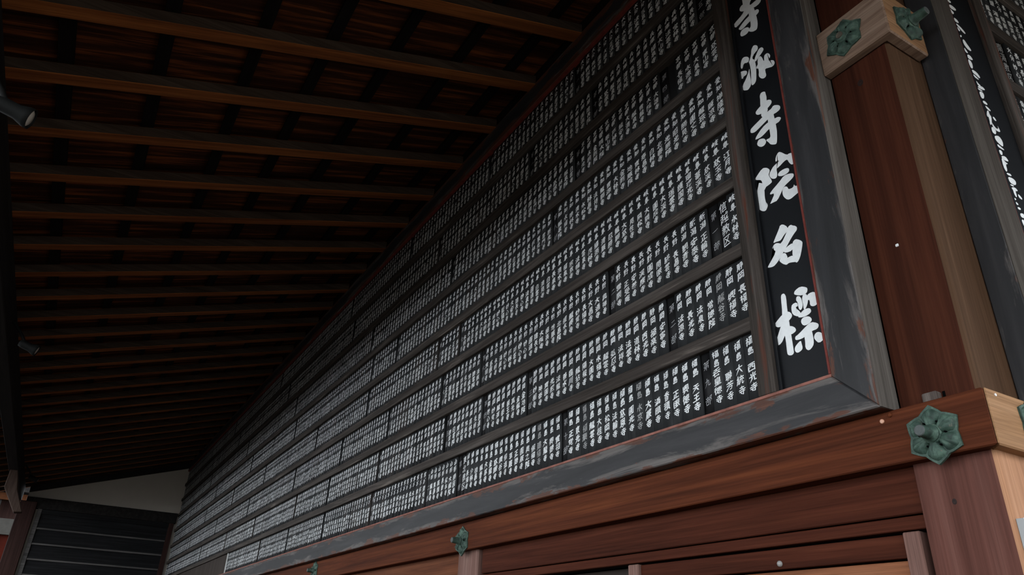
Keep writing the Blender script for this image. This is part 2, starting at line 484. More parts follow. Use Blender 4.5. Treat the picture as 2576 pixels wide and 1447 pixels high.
while z > 0.3:
    poly = [(XEND - 0.02, z), (XEND + 0.002, z), (XEND + 0.040, z - 0.325), (XEND + 0.040, z - 0.345), (XEND - 0.02, z - 0.345)]
    prism_y('board', poly, -0.60, 2.245, M['shutter'], sh, 0)
    box('board_lip', XEND + 0.036, XEND + 0.052, -0.60, 2.245, z - 0.352, z - 0.316, M['shut_lip'], sh, 0.004)  # pale strip painted for the light caught on the board's lower edge
    z -= 0.341
fp = box('eave_post', XEND - 0.045, XEND + 0.16, -1.09, -0.735, 0, 4.45, M['post_far'], None, 0.012)
tag(fp, 'dark red-brown square post carrying the eave beam at the far end', 'post')
br = prism_x('beam_bracket', [(-1.215, 4.452), (-1.22, 4.12), (-0.94, 3.68), (-0.80, 3.70), (-0.99, 4.09), (-1.085, 4.452)], -17.35, -17.12, M['bracket'], None, 0.012)
tag(br, 'pale weathered crooked bracket hanging under the eave beam near the far end', 'bracket')

hall = empty('temple_hall', (-30, -4, 0), 'vermilion and grey temple building seen past the far eave post', 'building')
box('wall_panel', -31.0, -30.4, -9.0, -1.55, 0, 4.55, M['vermilion'], hall)
box('white_band', -30.4, -30.25, -9.0, -1.5, 4.55, 5.05, M['far_white'], hall)
box('lintel', -30.4, -30.1, -9.0, -1.4, 5.62, 5.85, M['orange_wood'], hall)
box('soffit', -31.4, -29.9, -9.0, -1.2, 5.9, 6.1, M['eave'], hall)
for k in range(9):
    box('rafter', -31.4, -29.6, -9.0, -1.1, 6.25 + 0.26 * k, 6.36 + 0.26 * k, M['rafter'], hall)
box('upper_wall', -31.6, -31.4, -9.0, -1.0, 0, 8.8, M['post_far'], hall)
box('pillar', -30.5, -30.2, -2.35, -2.1, 0, 6.0, M['eave'], hall)

# ------------------------------------------------------------------ posts, beams and the bay below
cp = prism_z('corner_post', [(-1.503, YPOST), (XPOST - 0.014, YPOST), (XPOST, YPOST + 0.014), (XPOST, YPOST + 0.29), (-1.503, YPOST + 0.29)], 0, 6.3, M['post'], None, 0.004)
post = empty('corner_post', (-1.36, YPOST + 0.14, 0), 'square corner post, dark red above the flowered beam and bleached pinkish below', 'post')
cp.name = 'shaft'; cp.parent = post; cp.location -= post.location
post.name = 'corner_post'
box('peg', -1.40, -1.345, YPOST - 0.03, YPOST + 0.02, 2.44, 2.486, M['stub'], post, 0.004)
box('peg_hole', -1.340, -1.330, YPOST - 0.001, YPOST + 0.02, 2.44, 2.486, M['hole'], post, 0)
box('nail', -1.383, -1.371, YPOST - 0.004, YPOST + 0.01, 3.091, 3.103, M['white'], post, 0.002)

PX = [-1.36 - 3.53 * k for k in range(1, 6)]
def knot(x, z, r):
    m4 = Matrix.Translation((x, YPOST, z)) @ Matrix.Rotation(math.pi / 2, 4, 'X') @ Matrix.Diagonal((1, 1.25, 1, 1))
    finish('knot', lathe([(r, -0.002), (r, 0.0006), (r * 0.5, 0.0012), (0, 0.0005)], 12, m4), M['knot'], post)
knot(-1.385, 2.115, 0.008); knot(-1.372, 3.93, 0.014)
for i, px in enumerate(PX[:1]):
    o = box('wall_post', px - 0.15, px + 0.15, YPOST, YPOST + 0.3, 0, 2.45, M['jamb_z'], None, 0.008)
    tag(o, 'pinkish square post under the second flower ornament from the corner', 'post')

beam = empty('head_beam', (-11, YN, 2.25), 'long red-brown head beam with bronze flowers running under the name board', 'beam')
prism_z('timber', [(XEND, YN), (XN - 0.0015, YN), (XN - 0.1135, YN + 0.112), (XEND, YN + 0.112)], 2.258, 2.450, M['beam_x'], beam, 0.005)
def nail(x, z, r=0.0085, mat='copper'):
    m4 = Matrix.Translation((x, YN, z)) @ Matrix.Rotation(math.pi / 2, 4, 'X')
    return finish('nail_head', lathe([(r, -0.002), (r, 0.004), (r * 0.7, 0.006), (0, 0.0065)], 14, m4), M[mat], beam)
nail(-1.550, 2.4175); nail(-1.516, 2.4335, 0.008, 'beam_x')
beam2 = empty('side_head_beam', (XN, 6, 2.25), 'sunlit tan head beam running away round the corner of the building', 'beam')
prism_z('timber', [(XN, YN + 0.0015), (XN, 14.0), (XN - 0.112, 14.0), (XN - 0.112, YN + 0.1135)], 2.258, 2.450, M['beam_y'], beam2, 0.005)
m4 = Matrix.Translation((XN, YN + 0.06, 2.432)) @ Matrix.Rotation(math.pi / 2, 4, 'Y')
finish('nail_head', lathe([(0.005, -0.002), (0.005, 0.003), (0, 0.004)], 10, m4), M['white'], beam2)

blk = empty('beam_block', (-1.34, 2.5, 4.045), 'short bleached beam block wrapped round the corner post high beside the boards', 'beam')
prism_z('timber', [(-1.505, YN), (-1.170, YN), (-1.170, 2.745), (-1.2195, 2.745), (-1.2195, YPOST - 0.001), (-1.505, YPOST - 0.001)], 4.045, 4.302, [M['block'], M['block_side']], blk, 0.006)
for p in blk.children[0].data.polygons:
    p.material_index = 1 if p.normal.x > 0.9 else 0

low = empty('door_1', (-3.1, YPOST, 0), kind='structure')
box('upper_lintel', -4.71, -1.503, 2.535, 2.66, 2.098, 2.258, M['lintel_x'], low, 0.004)
box('track_rail', -4.71, -1.503, 2.526, 2.66, 2.045, 2.090, M['lintel_x'], low, 0.003)
box('dark_groove', -4.71, -1.503, 2.575, 2.66, 2.038, 2.10, M['hole'], low, 0)
box('transom_board', -3.04, -1.600, 2.548, 2.66, 1.958, 2.036, M['lintel_x'], low, 0.003)
box('door_panel', -2.60, -1.600, 2.556, 2.66, 0.15, 1.950, M['pale_x'], low, 0.003)
box('door_panel', -3.04, -2.603, 2.556, 2.66, 0.15, 1.950, M['pale_x'], low, 0.003)
box('door_jamb', -1.600, -1.535, 2.528, 2.66, 0, 2.040, M['jamb_z'], low, 0.004)
box('small_stile', -3.12, -3.04, 2.53, 2.66, 0, 2.040, M['jamb_z'], low, 0.004)
m4 = Matrix.Translation((-2.163, 2.548, 1.979)) @ Matrix.Rotation(math.pi / 2, 4, 'X')
finish('bolt_head', lathe([(0.012, -0.002), (0.012, 0.006), (0.006, 0.011), (0, 0.012)], 14, m4), M['nail_grey'], low, True)
for i in range(1, 5):
    box('bay_board', PX[i] + 0.15, PX[i - 1] - 0.15, 2.535, 2.62, 1.2, 2.258, M['bay'], low, 0.003)

sg = empty('wall_sign', (-1.21, 2.7, 1.6), 'white faced sign with a grey edge on the sunny side of the corner post', 'sign')
box('edge', -1.2195, -1.196, 2.532, 2.86, 1.3, 2.042, M['grey'], sg, 0.001)
box('face', -1.196, -1.192, 2.532, 2.86, 1.3, 2.042, M['white'], sg, 0)

# ------------------------------------------------------------------ bronze flower ornaments
def flower(name, label, org, right, up, out, R=0.092, rot=0.0, pin=0.055, broken=False):
    f = empty(name, org, label, 'ornament', 'bronze flower ornaments')
    m4 = Matrix(((right[0], up[0], out[0], org[0]), (right[1], up[1], out[1], org[1]), (right[2], up[2], out[2], org[2]), (0, 0, 0, 1))) @ Matrix.Rotation(rot, 4, 'Z')
    # star shaped base plate with six points
    prof = []
    for k in range(36):
        a = 2 * math.pi * k / 36
        t = abs(((k % 6) / 6.0) - 0.0); t = min(t, 1 - t) * 2      # 0 at a point, 1 between points
        r = R * (1.0 - 0.21 * (t ** 0.7))
        prof.append((r * math.cos(a), r * math.sin(a)))
    bm = bm_prism([m4 @ Vector((x, y, 0.007)) for x, y in prof], [m4 @ Vector((x, y, -0.004)) for x, y in prof])
    finish('base_plate', bm, M['bronze'], f)
    for k in range(6):
        bm = bmesh.new()
        NU, NV = 8, 12
        rows = []
        for i in range(NU + 1):
            u = i / NU
            row = []
            for j in range(NV + 1):
                v = -1 + 2 * j / NV
                # heart like petal: narrow at the boss, broad, then a pointed tip
                wdt = math.radians(29.0)
                r = R * (0.26 + u * (0.62 - 0.17 * abs(v) ** 1.2))
                a = k * math.pi / 3 + v * wdt
                dome = max(0.0, 1 - abs(v) ** 3.0) ** 0.55 * max(0.0, 1 - max(0.0, (u - 0.45) / 0.55) ** 2.4) ** 0.5
                ridge = 0.42 * math.exp(-(v / 0.13) ** 2) * min(1.0, u / 0.5) - 0.10 * math.exp(-((abs(v) - 0.24) / 0.12) ** 2)
                lobes = 0.20 * math.exp(-((abs(v) - 0.52) / 0.25) ** 2) * math.exp(-((u - 0.45) / 0.25) ** 2)
                h = 0.006 + 0.021 * dome * (0.72 + ridge + lobes)
                row.append(bm.verts.new(m4 @ Vector((r * math.cos(a), r * math.sin(a), h))))
            rows.append(row)
        for A, B in zip(rows, rows[1:]):
            for j in range(NV):
                bm.faces.new((A[j], B[j], B[j + 1], A[j + 1]))
        bmesh.ops.remove_doubles(bm, verts=bm.verts, dist=1e-5)
        bmesh.ops.recalc_face_normals(bm, faces=bm.faces)
        finish('petal', bm, M['bronze'], f, True)
        if k % 2 == 0 or R > 0.08:
            a = (k + 0.5) * math.pi / 3
            hm = m4 @ Matrix.Translation((0.44 * R * math.cos(a), 0.44 * R * math.sin(a), 0.014))
            finish('drain_hole', lathe([(0.0036, -0.008), (0.0034, 0.003), (0, 0.004)], 8, hm), M['hole'], f)
    boss = [(0.34 * R, 0.004), (0.335 * R, 0.017), (0.30 * R, 0.024), (0.285 * R, 0.021), (0.27 * R, 0.027), (0.23 * R, 0.032), (0, 0.033)]
    finish('boss', lathe(boss, 24, m4), M['bronze'], f, True)
    if broken:
        finish('pin_stub', lathe([(0.17 * R, 0.03), (0.16 * R, 0.036), (0.08 * R, 0.034), (0, 0.036)], 14, m4), M['rust'], f)
    else:
        finish('pin', lathe([(0.30 * R, 0.028), (0.235 * R, 0.036), (0.21 * R, 0.03 + pin * 0.6), (0.185 * R, 0.03 + pin)], 20, m4), M['bronze'], f, True)
        finish('pin_tip', lathe([(0.185 * R, 0.03 + pin), (0.16 * R, 0.033 + pin), (0, 0.034 + pin)], 20, m4), M['bronze_tip'], f)
    return f
EX, EY, EZ = (1, 0, 0), (0, 1, 0), (0, 0, 1)
OUT1, OUT2 = (0, -1, 0), (1, 0, 0)
flower('flower_ornament', 'large verdigris bronze flower with a stout pin on the long red-brown beam by the corner', (-1.372, YN, 2.330), EX, EZ, OUT1, 0.103, math.radians(28))
flower('flower_ornament', 'bronze flower on the long red-brown beam, second from the corner', (-4.89, YN, 2.322), EX, EZ, OUT1, 0.103, math.radians(30))
flower('flower_ornament', 'small looking bronze flower on the long beam, third from the corner', (-8.42, YN, 2.352), EX, EZ, OUT1, 0.103, math.radians(30))
flower('flower_ornament', 'bronze flower cut by the picture edge on the sunlit tan beam', (XN, 2.735, 2.362), EY, EZ, OUT2, 0.103, math.radians(30))
flower('flower_ornament', 'dull green flower with a broken rusty pin on the bleached block', (-1.371, YN, 4.172), EX, EZ, OUT1, 0.100, math.radians(20), broken=True)
flower('flower_ornament', 'green flower with a long pin on the shaded side of the bleached block', (-1.170, 2.625, 4.172), EY, EZ, OUT2, 0.100, math.radians(28), pin=0.062)

# ------------------------------------------------------------------ spotlights on the eave beam
def spot(label, p, aim):
    s = empty('spotlight', p, label, 'lamp', 'spotlights on the eave beam')
    p, aim = Vector(p), Vector(aim).normalized()
    q = aim.to_track_quat('Z', 'Y').to_matrix().to_4x4()
    m4 = Matrix.Translation(p) @ q
    finish('housing', lathe([(0, -0.17), (0.036, -0.16), (0.044, -0.12), (0.044, -0.05), (0.060, 0.0), (0.063, 0.030), (0.058, 0.030), (0.055, 0.012)], 24, m4), M['black_metal'], s, True)
    finish('lens', lathe([(0.056, 0.014), (0.04, 0.026), (0, 0.031)], 24, m4), M['lens'], s, True)
    bm = bmesh.new()
    a = p - aim * 0.10
    pts = [a, a + Vector((0, -0.06, 0.10)), Vector((p.x, -1.065, p.z + 0.26)), Vector((p.x, -1.085, p.z + 0.26))]
    for u, v in zip(pts, pts[1:]):
        d = v - u
        lathe([(0.016, 0), (0.016, d.length)], 8, Matrix.Translation(u) @ d.to_track_quat('Z', 'Y').to_matrix().to_4x4(), bm)
    finish('arm', bm, M['black_metal'], s, True)
    return s
spot('black spotlight with a pale round lens under the near rafters', (-4.22, -0.80, 4.21), (0.02, 0.97, -0.25))
spot('small black spotlight half lost in the dark, second along the eave beam', (-9.05, -0.80, 4.38), (0.02, 0.95, -0.30))
spot('tiny black spotlight near the far end, third along the eave beam', (-18.6, -0.80, 4.55), (0.02, 0.95, -0.30))

# ------------------------------------------------------------------ lettering
BRUSH = {}
for line in """寺:22,16 78,14/50,2 50,36/8,38 92,36/14,58 86,56/66,42 67,92 54,84/32,68 44,80
福:20,6 28,14/8,24 36,22/34,24 8,58/24,44 24,96/28,46 38,56/46,10 94,9/52,22 54,42/52,22 88,21 86,42/54,41 86,40/48,54 50,94/48,54 92,53 90,94/50,72 90,71/69,54 69,92/50,92 90,91
島:50,2 40,12/28,14 28,60/28,14 74,13 73,42/29,28 72,27/29,42 72,41/28,58 90,56 84,94 72,90/44,66 44,86/24,72 25,88 66,87/66,72 66,88
静:6,14 44,13/10,25 40,24/4,37 46,36/25,4 25,37/12,48 12,72 6,94/12,48 40,47 40,92 33,88/13,60 39,59/13,72 39,71/64,4 50,20/62,12 82,11 72,24/54,30 86,29 85,60/48,44 96,43/54,59 86,58/70,24 70,94 58,86
岡:14,8 14,96/14,8 88,7 88,92 78,88/34,18 38,28/66,17 60,28/26,36 76,35/50,48 50,72/32,54 33,76 68,75/68,54 68,76
長:32,6 32,50/32,8 76,7/32,21 72,20/32,34 72,33/6,50 94,48/32,50 31,92 48,84/80,56 60,68/46,50 92,94
野:8,8 10,46/8,8 42,7 41,45/9,26 41,25/10,45 41,44/25,8 25,88/8,64 44,62/2,90 48,84/54,10 88,9 70,26/66,20 76,32/52,42 94,40 84,54/74,42 75,94 62,88
岐:20,14 20,64/6,30 7,68 36,64/36,28 36,66/46,26 94,24/69,6 69,46/50,48 86,46 42,96/56,58 96,94
阜:48,2 38,12/28,14 28,66/28,14 70,13 69,38/29,26 69,25/29,38 69,37/29,50 74,49 73,66/29,66 74,65/4,80 96,78/51,66 51,100
愛:72,2 28,10/24,16 30,26/48,14 50,24/76,12 66,24/10,32 8,44/10,34 92,32 84,44/28,46 22,56/40,42 44,58 68,58/54,42 60,50/76,44 84,54/42,60 14,82/38,68 76,66 14,98/36,74 94,98
知:26,2 8,28/18,22 52,20/4,46 56,44/31,22 29,60 6,94/34,60 52,82/62,32 64,78/62,32 94,30 92,78/64,76 92,74
京:50,0 54,10/6,18 94,16/28,30 30,56/28,30 74,29 72,55/30,55 72,54/51,56 51,96 40,90/30,66 14,86/68,66 86,84
都:8,20 50,18/29,4 29,40/2,42 58,40/56,12 4,66/18,56 19,94/18,56 48,55 47,94/19,74 47,73/19,93 47,92/66,10 92,9 80,38 94,58 78,72/66,10 66,100
第:24,2 10,20/18,12 46,11/30,14 36,24/64,2 52,20/60,12 92,10/74,14 80,24/20,32 80,30 79,46/22,47 79,45/22,47 18,64/20,63 84,61 80,84 70,80/50,30 50,100/46,66 12,94
部:28,2 32,10/6,18 54,16/20,24 25,36/44,22 38,36/2,44 58,42/14,58 16,92/14,58 48,57 46,91/16,90 46,89/66,10 92,9 80,38 94,58 78,72/66,10 66,100
院:8,8 34,7 22,34 36,52 20,64/9,8 9,98/66,2 70,10/46,18 44,30/46,19 94,17 88,28/54,40 84,38/42,58 96,56/60,58 58,80 38,96/76,58 76,88 96,88 96,76
大:8,34 92,30/50,4 46,50 8,96/50,36 94,94
天:18,16 82,14/8,44 92,42/50,16 46,56 8,96/52,46 94,94
王:16,12 84,10/20,48 80,46/6,90 94,88/50,12 50,88
正:10,12 90,10/52,12 52,88/52,48 84,46/26,44 26,88/4,90 96,88
光:50,2 50,38/22,10 32,28/80,8 68,28/6,42 94,40/36,42 34,68 8,94/62,42 62,88 94,88 94,72
西:6,12 94,10/14,32 16,94/14,32 88,30 86,94/40,12 38,48 24,62/60,12 60,56 80,56/16,90 86,88
法:10,8 22,18/4,36 16,46/8,92 28,62/42,22 90,20/66,4 66,46/34,48 98,46/62,48 42,84 84,78/76,62 92,92
林:4,30 46,28/26,4 26,96/26,32 2,72/28,40 44,60/52,30 98,28/74,4 74,96/74,32 48,78/76,34 100,80
龍:26,2 28,10/8,16 48,14/18,20 22,30/40,18 36,30/4,36 52,34/14,46 13,76 8,96/14,46 44,45 43,94 36,90/15,60 43,59/15,74 43,73/62,4 62,28/62,12 94,10/58,28 92,27 91,44/62,44 91,43/60,44 60,90 98,90 98,78/66,58 90,57/66,68 90,67/66,78 90,77
圓:10,6 10,96/10,6 90,5 90,96/11,93 89,92/36,16 37,28/36,16 66,15 65,28/37,28 65,27/32,38 32,72/32,38 70,37 69,72/33,49 69,48/33,60 69,59/33,72 69,71/42,74 28,86/60,74 74,86
興:20,10 12,18/12,16 13,62/14,30 26,29/14,44 26,43/36,8 36,54/36,8 64,7 64,54/42,22 58,21/44,32 44,44/44,32 57,31 56,44/74,12 90,11 88,62/76,30 88,29/76,45 88,44/4,66 96,64/36,72 12,96/62,72 88,96
徳:26,4 6,26/28,26 4,54/18,42 18,96/36,18 94,16/65,4 65,28/38,30 39,52/38,30 92,29 91,52/56,30 56,50/74,30 74,50/39,52 91,51/40,66 34,86/48,62 52,90 80,88/62,60 70,72/82,64 94,80
安:50,0 54,10/12,20 8,34/12,21 92,18 84,32/48,30 26,66 72,94/70,48 60,74 14,98/4,52 98,50
永:44,2 54,12/34,24 54,22 54,92 42,86/12,42 38,40 8,82/86,26 60,46/56,40 96,90
東:12,16 88,14/50,2 50,98/22,28 24,60/22,28 78,27 76,60/23,44 77,43/24,59 76,58/46,60 8,94/54,60 94,92
松:4,30 46,28/26,4 26,96/26,32 2,72/28,40 44,60/66,10 52,44/78,10 98,44/72,50 54,86 90,80/82,66 96,92
雲:16,8 84,7/10,20 8,32/10,20 92,18 86,30/50,8 50,44/26,28 36,32/26,38 36,42/62,28 74,30/62,38 74,41/20,56 80,54/6,70 94,68/44,72 26,92 76,88/66,78 84,98
泉:52,0 42,10/26,12 27,44/26,12 74,11 73,44/27,28 73,27/27,44 73,43/50,46 50,96 40,90/14,60 40,58 8,92/82,54 58,70/54,62 96,94
金:50,0 4,42/50,2 96,40/28,40 72,38/16,58 84,56/50,40 50,92/26,66 34,82/74,64 64,82/6,94 94,92
慈:28,2 36,12/72,0 62,12/6,18 94,16/32,20 18,38 34,38 14,60 40,56/66,20 54,38 72,38 52,60 80,56/16,70 8,90/32,66 36,92 70,90/48,64 56,76/78,66 94,86
一:10,52 90,46
二:22,28 78,25/8,78 92,74
三:18,16 82,14/24,50 76,48/6,88 94,85
四:12,20 14,88/12,20 88,18 86,88/38,20 36,50 24,62/60,20 60,56 78,56/14,86 86,84
五:16,12 84,10/46,12 36,88/20,46 72,44 68,88/6,90 94,88
六:50,2 54,14/6,30 94,28/36,46 12,92/60,44 90,92
七:8,46 92,32/44,6 44,86 92,86 92,70
八:38,16 8,92/56,10 70,50 96,90
九:44,6 42,50 8,94/12,34 68,30 66,86 94,86 94,70
十:8,44 92,42/50,6 50,96
兵:66,2 28,14/28,14 28,60/28,30 80,28/62,30 62,60/4,62 96,60/36,68 12,94/62,68 88,94
分:40,4 6,48/58,4 96,46/24,52 76,50 70,94 58,88/46,52 40,72 14,98
山:50,4 50,84/14,36 16,90 84,88/84,34 84,90
形:6,14 56,12/4,44 60,42/22,14 20,60 4,92/42,14 42,94/90,4 66,24/94,34 68,56/98,62 60,96
江:10,8 22,18/4,36 16,46/8,92 28,62/42,18 92,16/66,18 66,86/34,88 98,86
月:26,6 25,60 10,96/26,6 78,5 77,94 66,90/27,34 76,33/27,60 76,59
水:50,4 50,94 38,88/10,34 36,32 6,80/88,20 58,46/54,40 96,88
川:20,8 18,60 6,94/50,10 50,84/82,6 82,96
妙:22,4 10,56 40,90/36,24 28,66 4,94/2,30 48,28/70,4 70,56/56,22 48,44/82,20 94,42/94,46 46,98
永:44,2 54,12/34,24 54,22 54,92 42,86/12,42 38,40 8,82/86,26 60,46/56,40 96,90
昌:28,4 29,42/28,4 74,3 73,42/29,23 73,22/29,42 73,41/16,54 18,96/16,54 86,53 84,96/18,74 84,73/18,95 84,94
香:70,2 28,12/8,24 92,22/50,10 50,54/46,26 8,58/54,26 94,54/28,60 29,98/28,60 74,59 73,98/29,78 73,77/29,97 73,96
眼:8,10 9,92/8,10 40,9 39,92/9,36 39,35/9,62 39,61/9,90 39,89/54,8 54,94 70,82/54,8 90,7 89,44/55,26 89,25/55,44 89,43/94,50 72,64/64,48 98,94
満:10,8 22,18/4,36 16,46/8,92 28,62/38,20 96,18/54,6 54,30/78,6 78,30/54,30 78,30/38,42 38,96/38,42 94,41 93,94 84,90/66,32 66,80/48,56 49,80 84,79/83,56 83,80
蔵:6,12 94,10/34,2 34,20/66,2 66,20/14,28 14,60 4,96/14,28 90,26/30,40 31,88 66,86/30,40 64,39/32,54 62,53 62,70 32,70/68,16 78,76 96,92/90,46 62,96/80,14 88,20
海:10,8 22,18/4,36 16,46/8,92 28,62/52,2 38,24/46,16 94,14/46,32 42,80/46,32 86,31 82,94 72,88/34,56 98,54/42,80 90,79/60,38 66,48/60,60 66,72""".splitlines():
    BRUSH[line[0]] = [[tuple(map(float, p.split(','))) for p in s.split()] for s in line[2:].split('/')]

def ribbon(pts, width):
    """one brush stroke: a strip that swells, presses and lifts like a brush"""
    P = [np.array(p) for p in pts]
    seg = [np.linalg.norm(b - a) for a, b in zip(P, P[1:])]
    L = sum(seg)
    d_last = P[-1] - P[-2]
    dot = len(P) == 2 and L < 27
    hook = len(P) > 2 and seg[-1] < 18
    fall_l = not dot and not hook and d_last[0] < -12 and d_last[1] > 10
    fall_r = not dot and not hook and d_last[0] > 16 and d_last[1] > 22
    out, s = [], 0.0
    n_of = [2 if l < 40 or dot else 3 for l in seg]
    for i, l in enumerate(seg):
        for j in range(n_of[i]):
            f = j / n_of[i]
            out.append((P[i] + (P[i + 1] - P[i]) * f, (s + l * f) / L))
        s += l
    out.append((P[-1], 1.0))
    C = [o[0] for o in out]
    up, lo = [], []
    for i, (c, t) in enumerate(out):
        a, b = C[max(0, i - 1)], C[min(len(C) - 1, i + 1)]
        d = (b - a) / (np.linalg.norm(b - a) + 1e-9)
        horiz = abs(d[0])
        w = width * (0.86 if horiz > 0.9 else 1.06)
        if dot: w *= 0.55 + 0.85 * t if t < 0.99 else 0.95
        elif fall_l: w *= 1.08 if t < 0.55 else 1.08 - 0.85 * (t - 0.55) / 0.45
        elif fall_r: w *= 0.6 + 0.85 * t if t < 0.80 else 1.28 - 1.0 * (t - 0.80) / 0.20
        elif hook and i == len(out) - 1: w *= 0.3
        elif i == 0 or i == len(out) - 1: w *= 0.92
        nrm = np.array([-d[1], d[0]])
        up.append(c + nrm * w / 2); lo.append(c - nrm * w / 2)
    d0 = (C[0] - C[1]) / (np.linalg.norm(C[0] - C[1]) + 1e-9)
    d1 = (C[-1] - C[-2]) / (np.linalg.norm(C[-1] - C[-2]) + 1e-9)
    V = [C[0] + d0 * width * 0.38] + [q for pr in zip(up, lo) for q in pr] + [C[-1] + d1 * width * (0.38 if not (fall_l or fall_r or hook) else 0.6)]
    n = len(C)
    T = [(0, 1, 2)]
    for i in range(n - 1):
        a, b, c, d = 1 + 2 * i, 2 + 2 * i, 3 + 2 * i, 4 + 2 * i
        T += [(a, c, b), (b, c, d)]
    T.append((2 * n - 1, len(V) - 1, 2 * n))
    return V, T

def facing(v, t):
    a, b, c = v[t[:, 0]], v[t[:, 1]], v[t[:, 2]]
    s = (b[:, 0] - a[:, 0]) * (c[:, 1] - a[:, 1]) - (b[:, 1] - a[:, 1]) * (c[:, 0] - a[:, 0])
    t[s < 0] = t[s < 0][:, ::-1]
    return t

_g = {}
def glyph(ch, weight):
    """one character, centred, one unit tall, as (points, triangles): own brush strokes, or the outline of the built-in font"""
    k = (ch, weight)
    if k in _g: return _g[k]
    if ch in BRUSH:
        V, T = [], []
        for st in BRUSH[ch]:
            v, t = ribbon(st, weight * (1.0 if len(BRUSH[ch]) < 11 else 0.86))
            T += [tuple(x + len(V) for x in q) for q in t]
            V += v
        v = np.array(V, float)
        v = np.stack([(v[:, 0] - 50) / 104.0, (50 - v[:, 1]) / 104.0], 1)
        t = np.array(T, int)
    else:
        cu = bpy.data.curves.new('glyph', 'FONT')
        cu.body = ch
        cu.resolution_u = 1
        cu.offset = 0.010 if weight > 9 else 0.0
        o = bpy.data.objects.new('glyph', cu)
        COL.objects.link(o)
        me = o.to_mesh()
        me.calc_loop_triangles()
        v = np.array([p.co[:2] for p in me.vertices], float).reshape(-1, 2)
        t = np.array([l.vertices[:] for l in me.loop_triangles], int).reshape(-1, 3)
        o.to_mesh_clear()
        bpy.data.objects.remove(o)
        bpy.data.curves.remove(cu)
        if len(v): v = v - np.array([0.5, 0.38])
    if len(v): t = facing(v, t)
    _g[k] = (v, t)
    return _g[k]

def brush_cells(cells, r, weight):
    """characters set as slanting brush writing: list of (char, cx, cz, width, height)"""
    V, T, n = [], [], 0
    for ch, cx, cz, w, h in cells:
        v, t = glyph(ch, weight)
        if not len(v): continue
        p = v.copy()
        sl = 0.24 + r.uniform(-0.06, 0.06)
        p[:, 1] += sl * p[:, 0]                                       # strokes rise to the right
        p[:, 0] += 0.05 * p[:, 1] + 0.026 * np.sin(5.0 * v[:, 1] + r.uniform(0, 6))
        p[:, 1] += 0.026 * np.sin(5.0 * v[:, 0] + r.uniform(0, 6))
        q = np.empty_like(p)
        q[:, 0] = cx + p[:, 0] * w * r.uniform(0.92, 1.05)
        q[:, 1] = cz + p[:, 1] * h * r.uniform(0.93, 1.05)
        V.append(q); T.append(t + n); n += len(q)
    if not V: return np.zeros((0, 2)), np.zeros((0, 3), int)
    return np.concatenate(V), np.concatenate(T)

def layout(text, zb, zt, marker, r):
    """characters down one plate, top to bottom"""
    H = zt - zb
    cells = []
    n = len(text)
    if marker and n == 3:
        for i, ch in enumerate(text):
            cells.append((ch, r.uniform(-.003, .003), zt - H * (0.20 + 0.30 * i), 0.046, 0.048))
    elif marker:
        p = H * 0.9 / n
        for i, ch in enumerate(text):
            cells.append((ch, r.uniform(-.002, .002), zt - 0.02 * H - p * (i + 0.5), 0.054, p * 0.95))
    else:
        gap = 0.0 if n > 5 else r.choice((0.2, 0.4, 0.6))
        p = H * r.uniform(0.93, 0.97) / (n + gap)
        w = r.uniform(0.045, 0.051)
        for i, ch in enumerate(text):
            y = (i + 0.5 + (gap if i >= 2 else 0)) * p
            big = 1.0 if i >= 2 else 0.93
            cells.append((ch, r.uniform(-.0025, .0025), zt - 0.012 * H - y, w * big, p * 0.92 * big))
    return cells

PW, PT = 0.0700, 0.010
def plate_arrays(text, zb, zt, marker, r, off, sides=True):
    """one plate with its writing about its own middle: points (u, out, z), faces, material numbers"""
    zm = (zb + zt) / 2
    hw = (PW - r.uniform(0.0008, 0.0028)) / 2
    if marker: hw -= 0.003
    o = -0.010 if marker else r.uniform(-0.0012, 0.0014)
    z0, z1 = zb - zm - 0.02, zt - zm + 0.012
    tilt = r.uniform(-0.0012, 0.0012)
    P = [(-hw, o - PT, z0), (hw, o - PT, z0), (hw, o - PT, z1), (-hw, o - PT, z1),
         (-hw, o + tilt, z0), (hw, o - tilt, z0), (hw, o - tilt, z1), (-hw, o + tilt, z1)]
    F = [(4, 5, 6, 7), (0, 4, 7, 3), (1, 2, 6, 5), (3, 7, 6, 2), (0, 1, 5, 4)]
    V, T = brush_cells(layout(text, zb - zm + (0.028 if not marker else 0.02), zt - zm - 0.006, marker, r), r, off)
    oo = o + 0.0009 - tilt * V[:, 0] / hw if len(V) else V
    pts = np.concatenate([np.array(P), np.stack([V[:, 0], oo, V[:, 1]], 1)]) if len(V) else np.array(P)
    return pts, F, (T + 8)

def mesh_from(name, pts, quads, tris, mats, tri_mat):
    me = bpy.data.meshes.new(name)
    nq, nt = len(quads), len(tris)
    me.vertices.add(len(pts))
    me.vertices.foreach_set('co', np.asarray(pts, np.float32).ravel())
    li = np.concatenate([np.asarray(quads, np.int32).ravel(), np.asarray(tris, np.int32).ravel()])
    me.loops.add(len(li))
    me.loops.foreach_set('vertex_index', li)
    me.polygons.add(nq + nt)
    st = np.concatenate([np.arange(nq) * 4, nq * 4 + np.arange(nt) * 3]).astype(np.int32)
    me.polygons.foreach_set('loop_start', st)
    me.polygons.foreach_set('loop_total', np.concatenate([np.full(nq, 4), np.full(nt, 3)]).astype(np.int32))
    mi = np.zeros(nq + nt, np.int32)
    mi[nq:] = tri_mat
    me.polygons.foreach_set('material_index', mi)
    for m in mats: me.materials.append(m)
    me.update(calc_edges=True)
    me.validate()
    return me

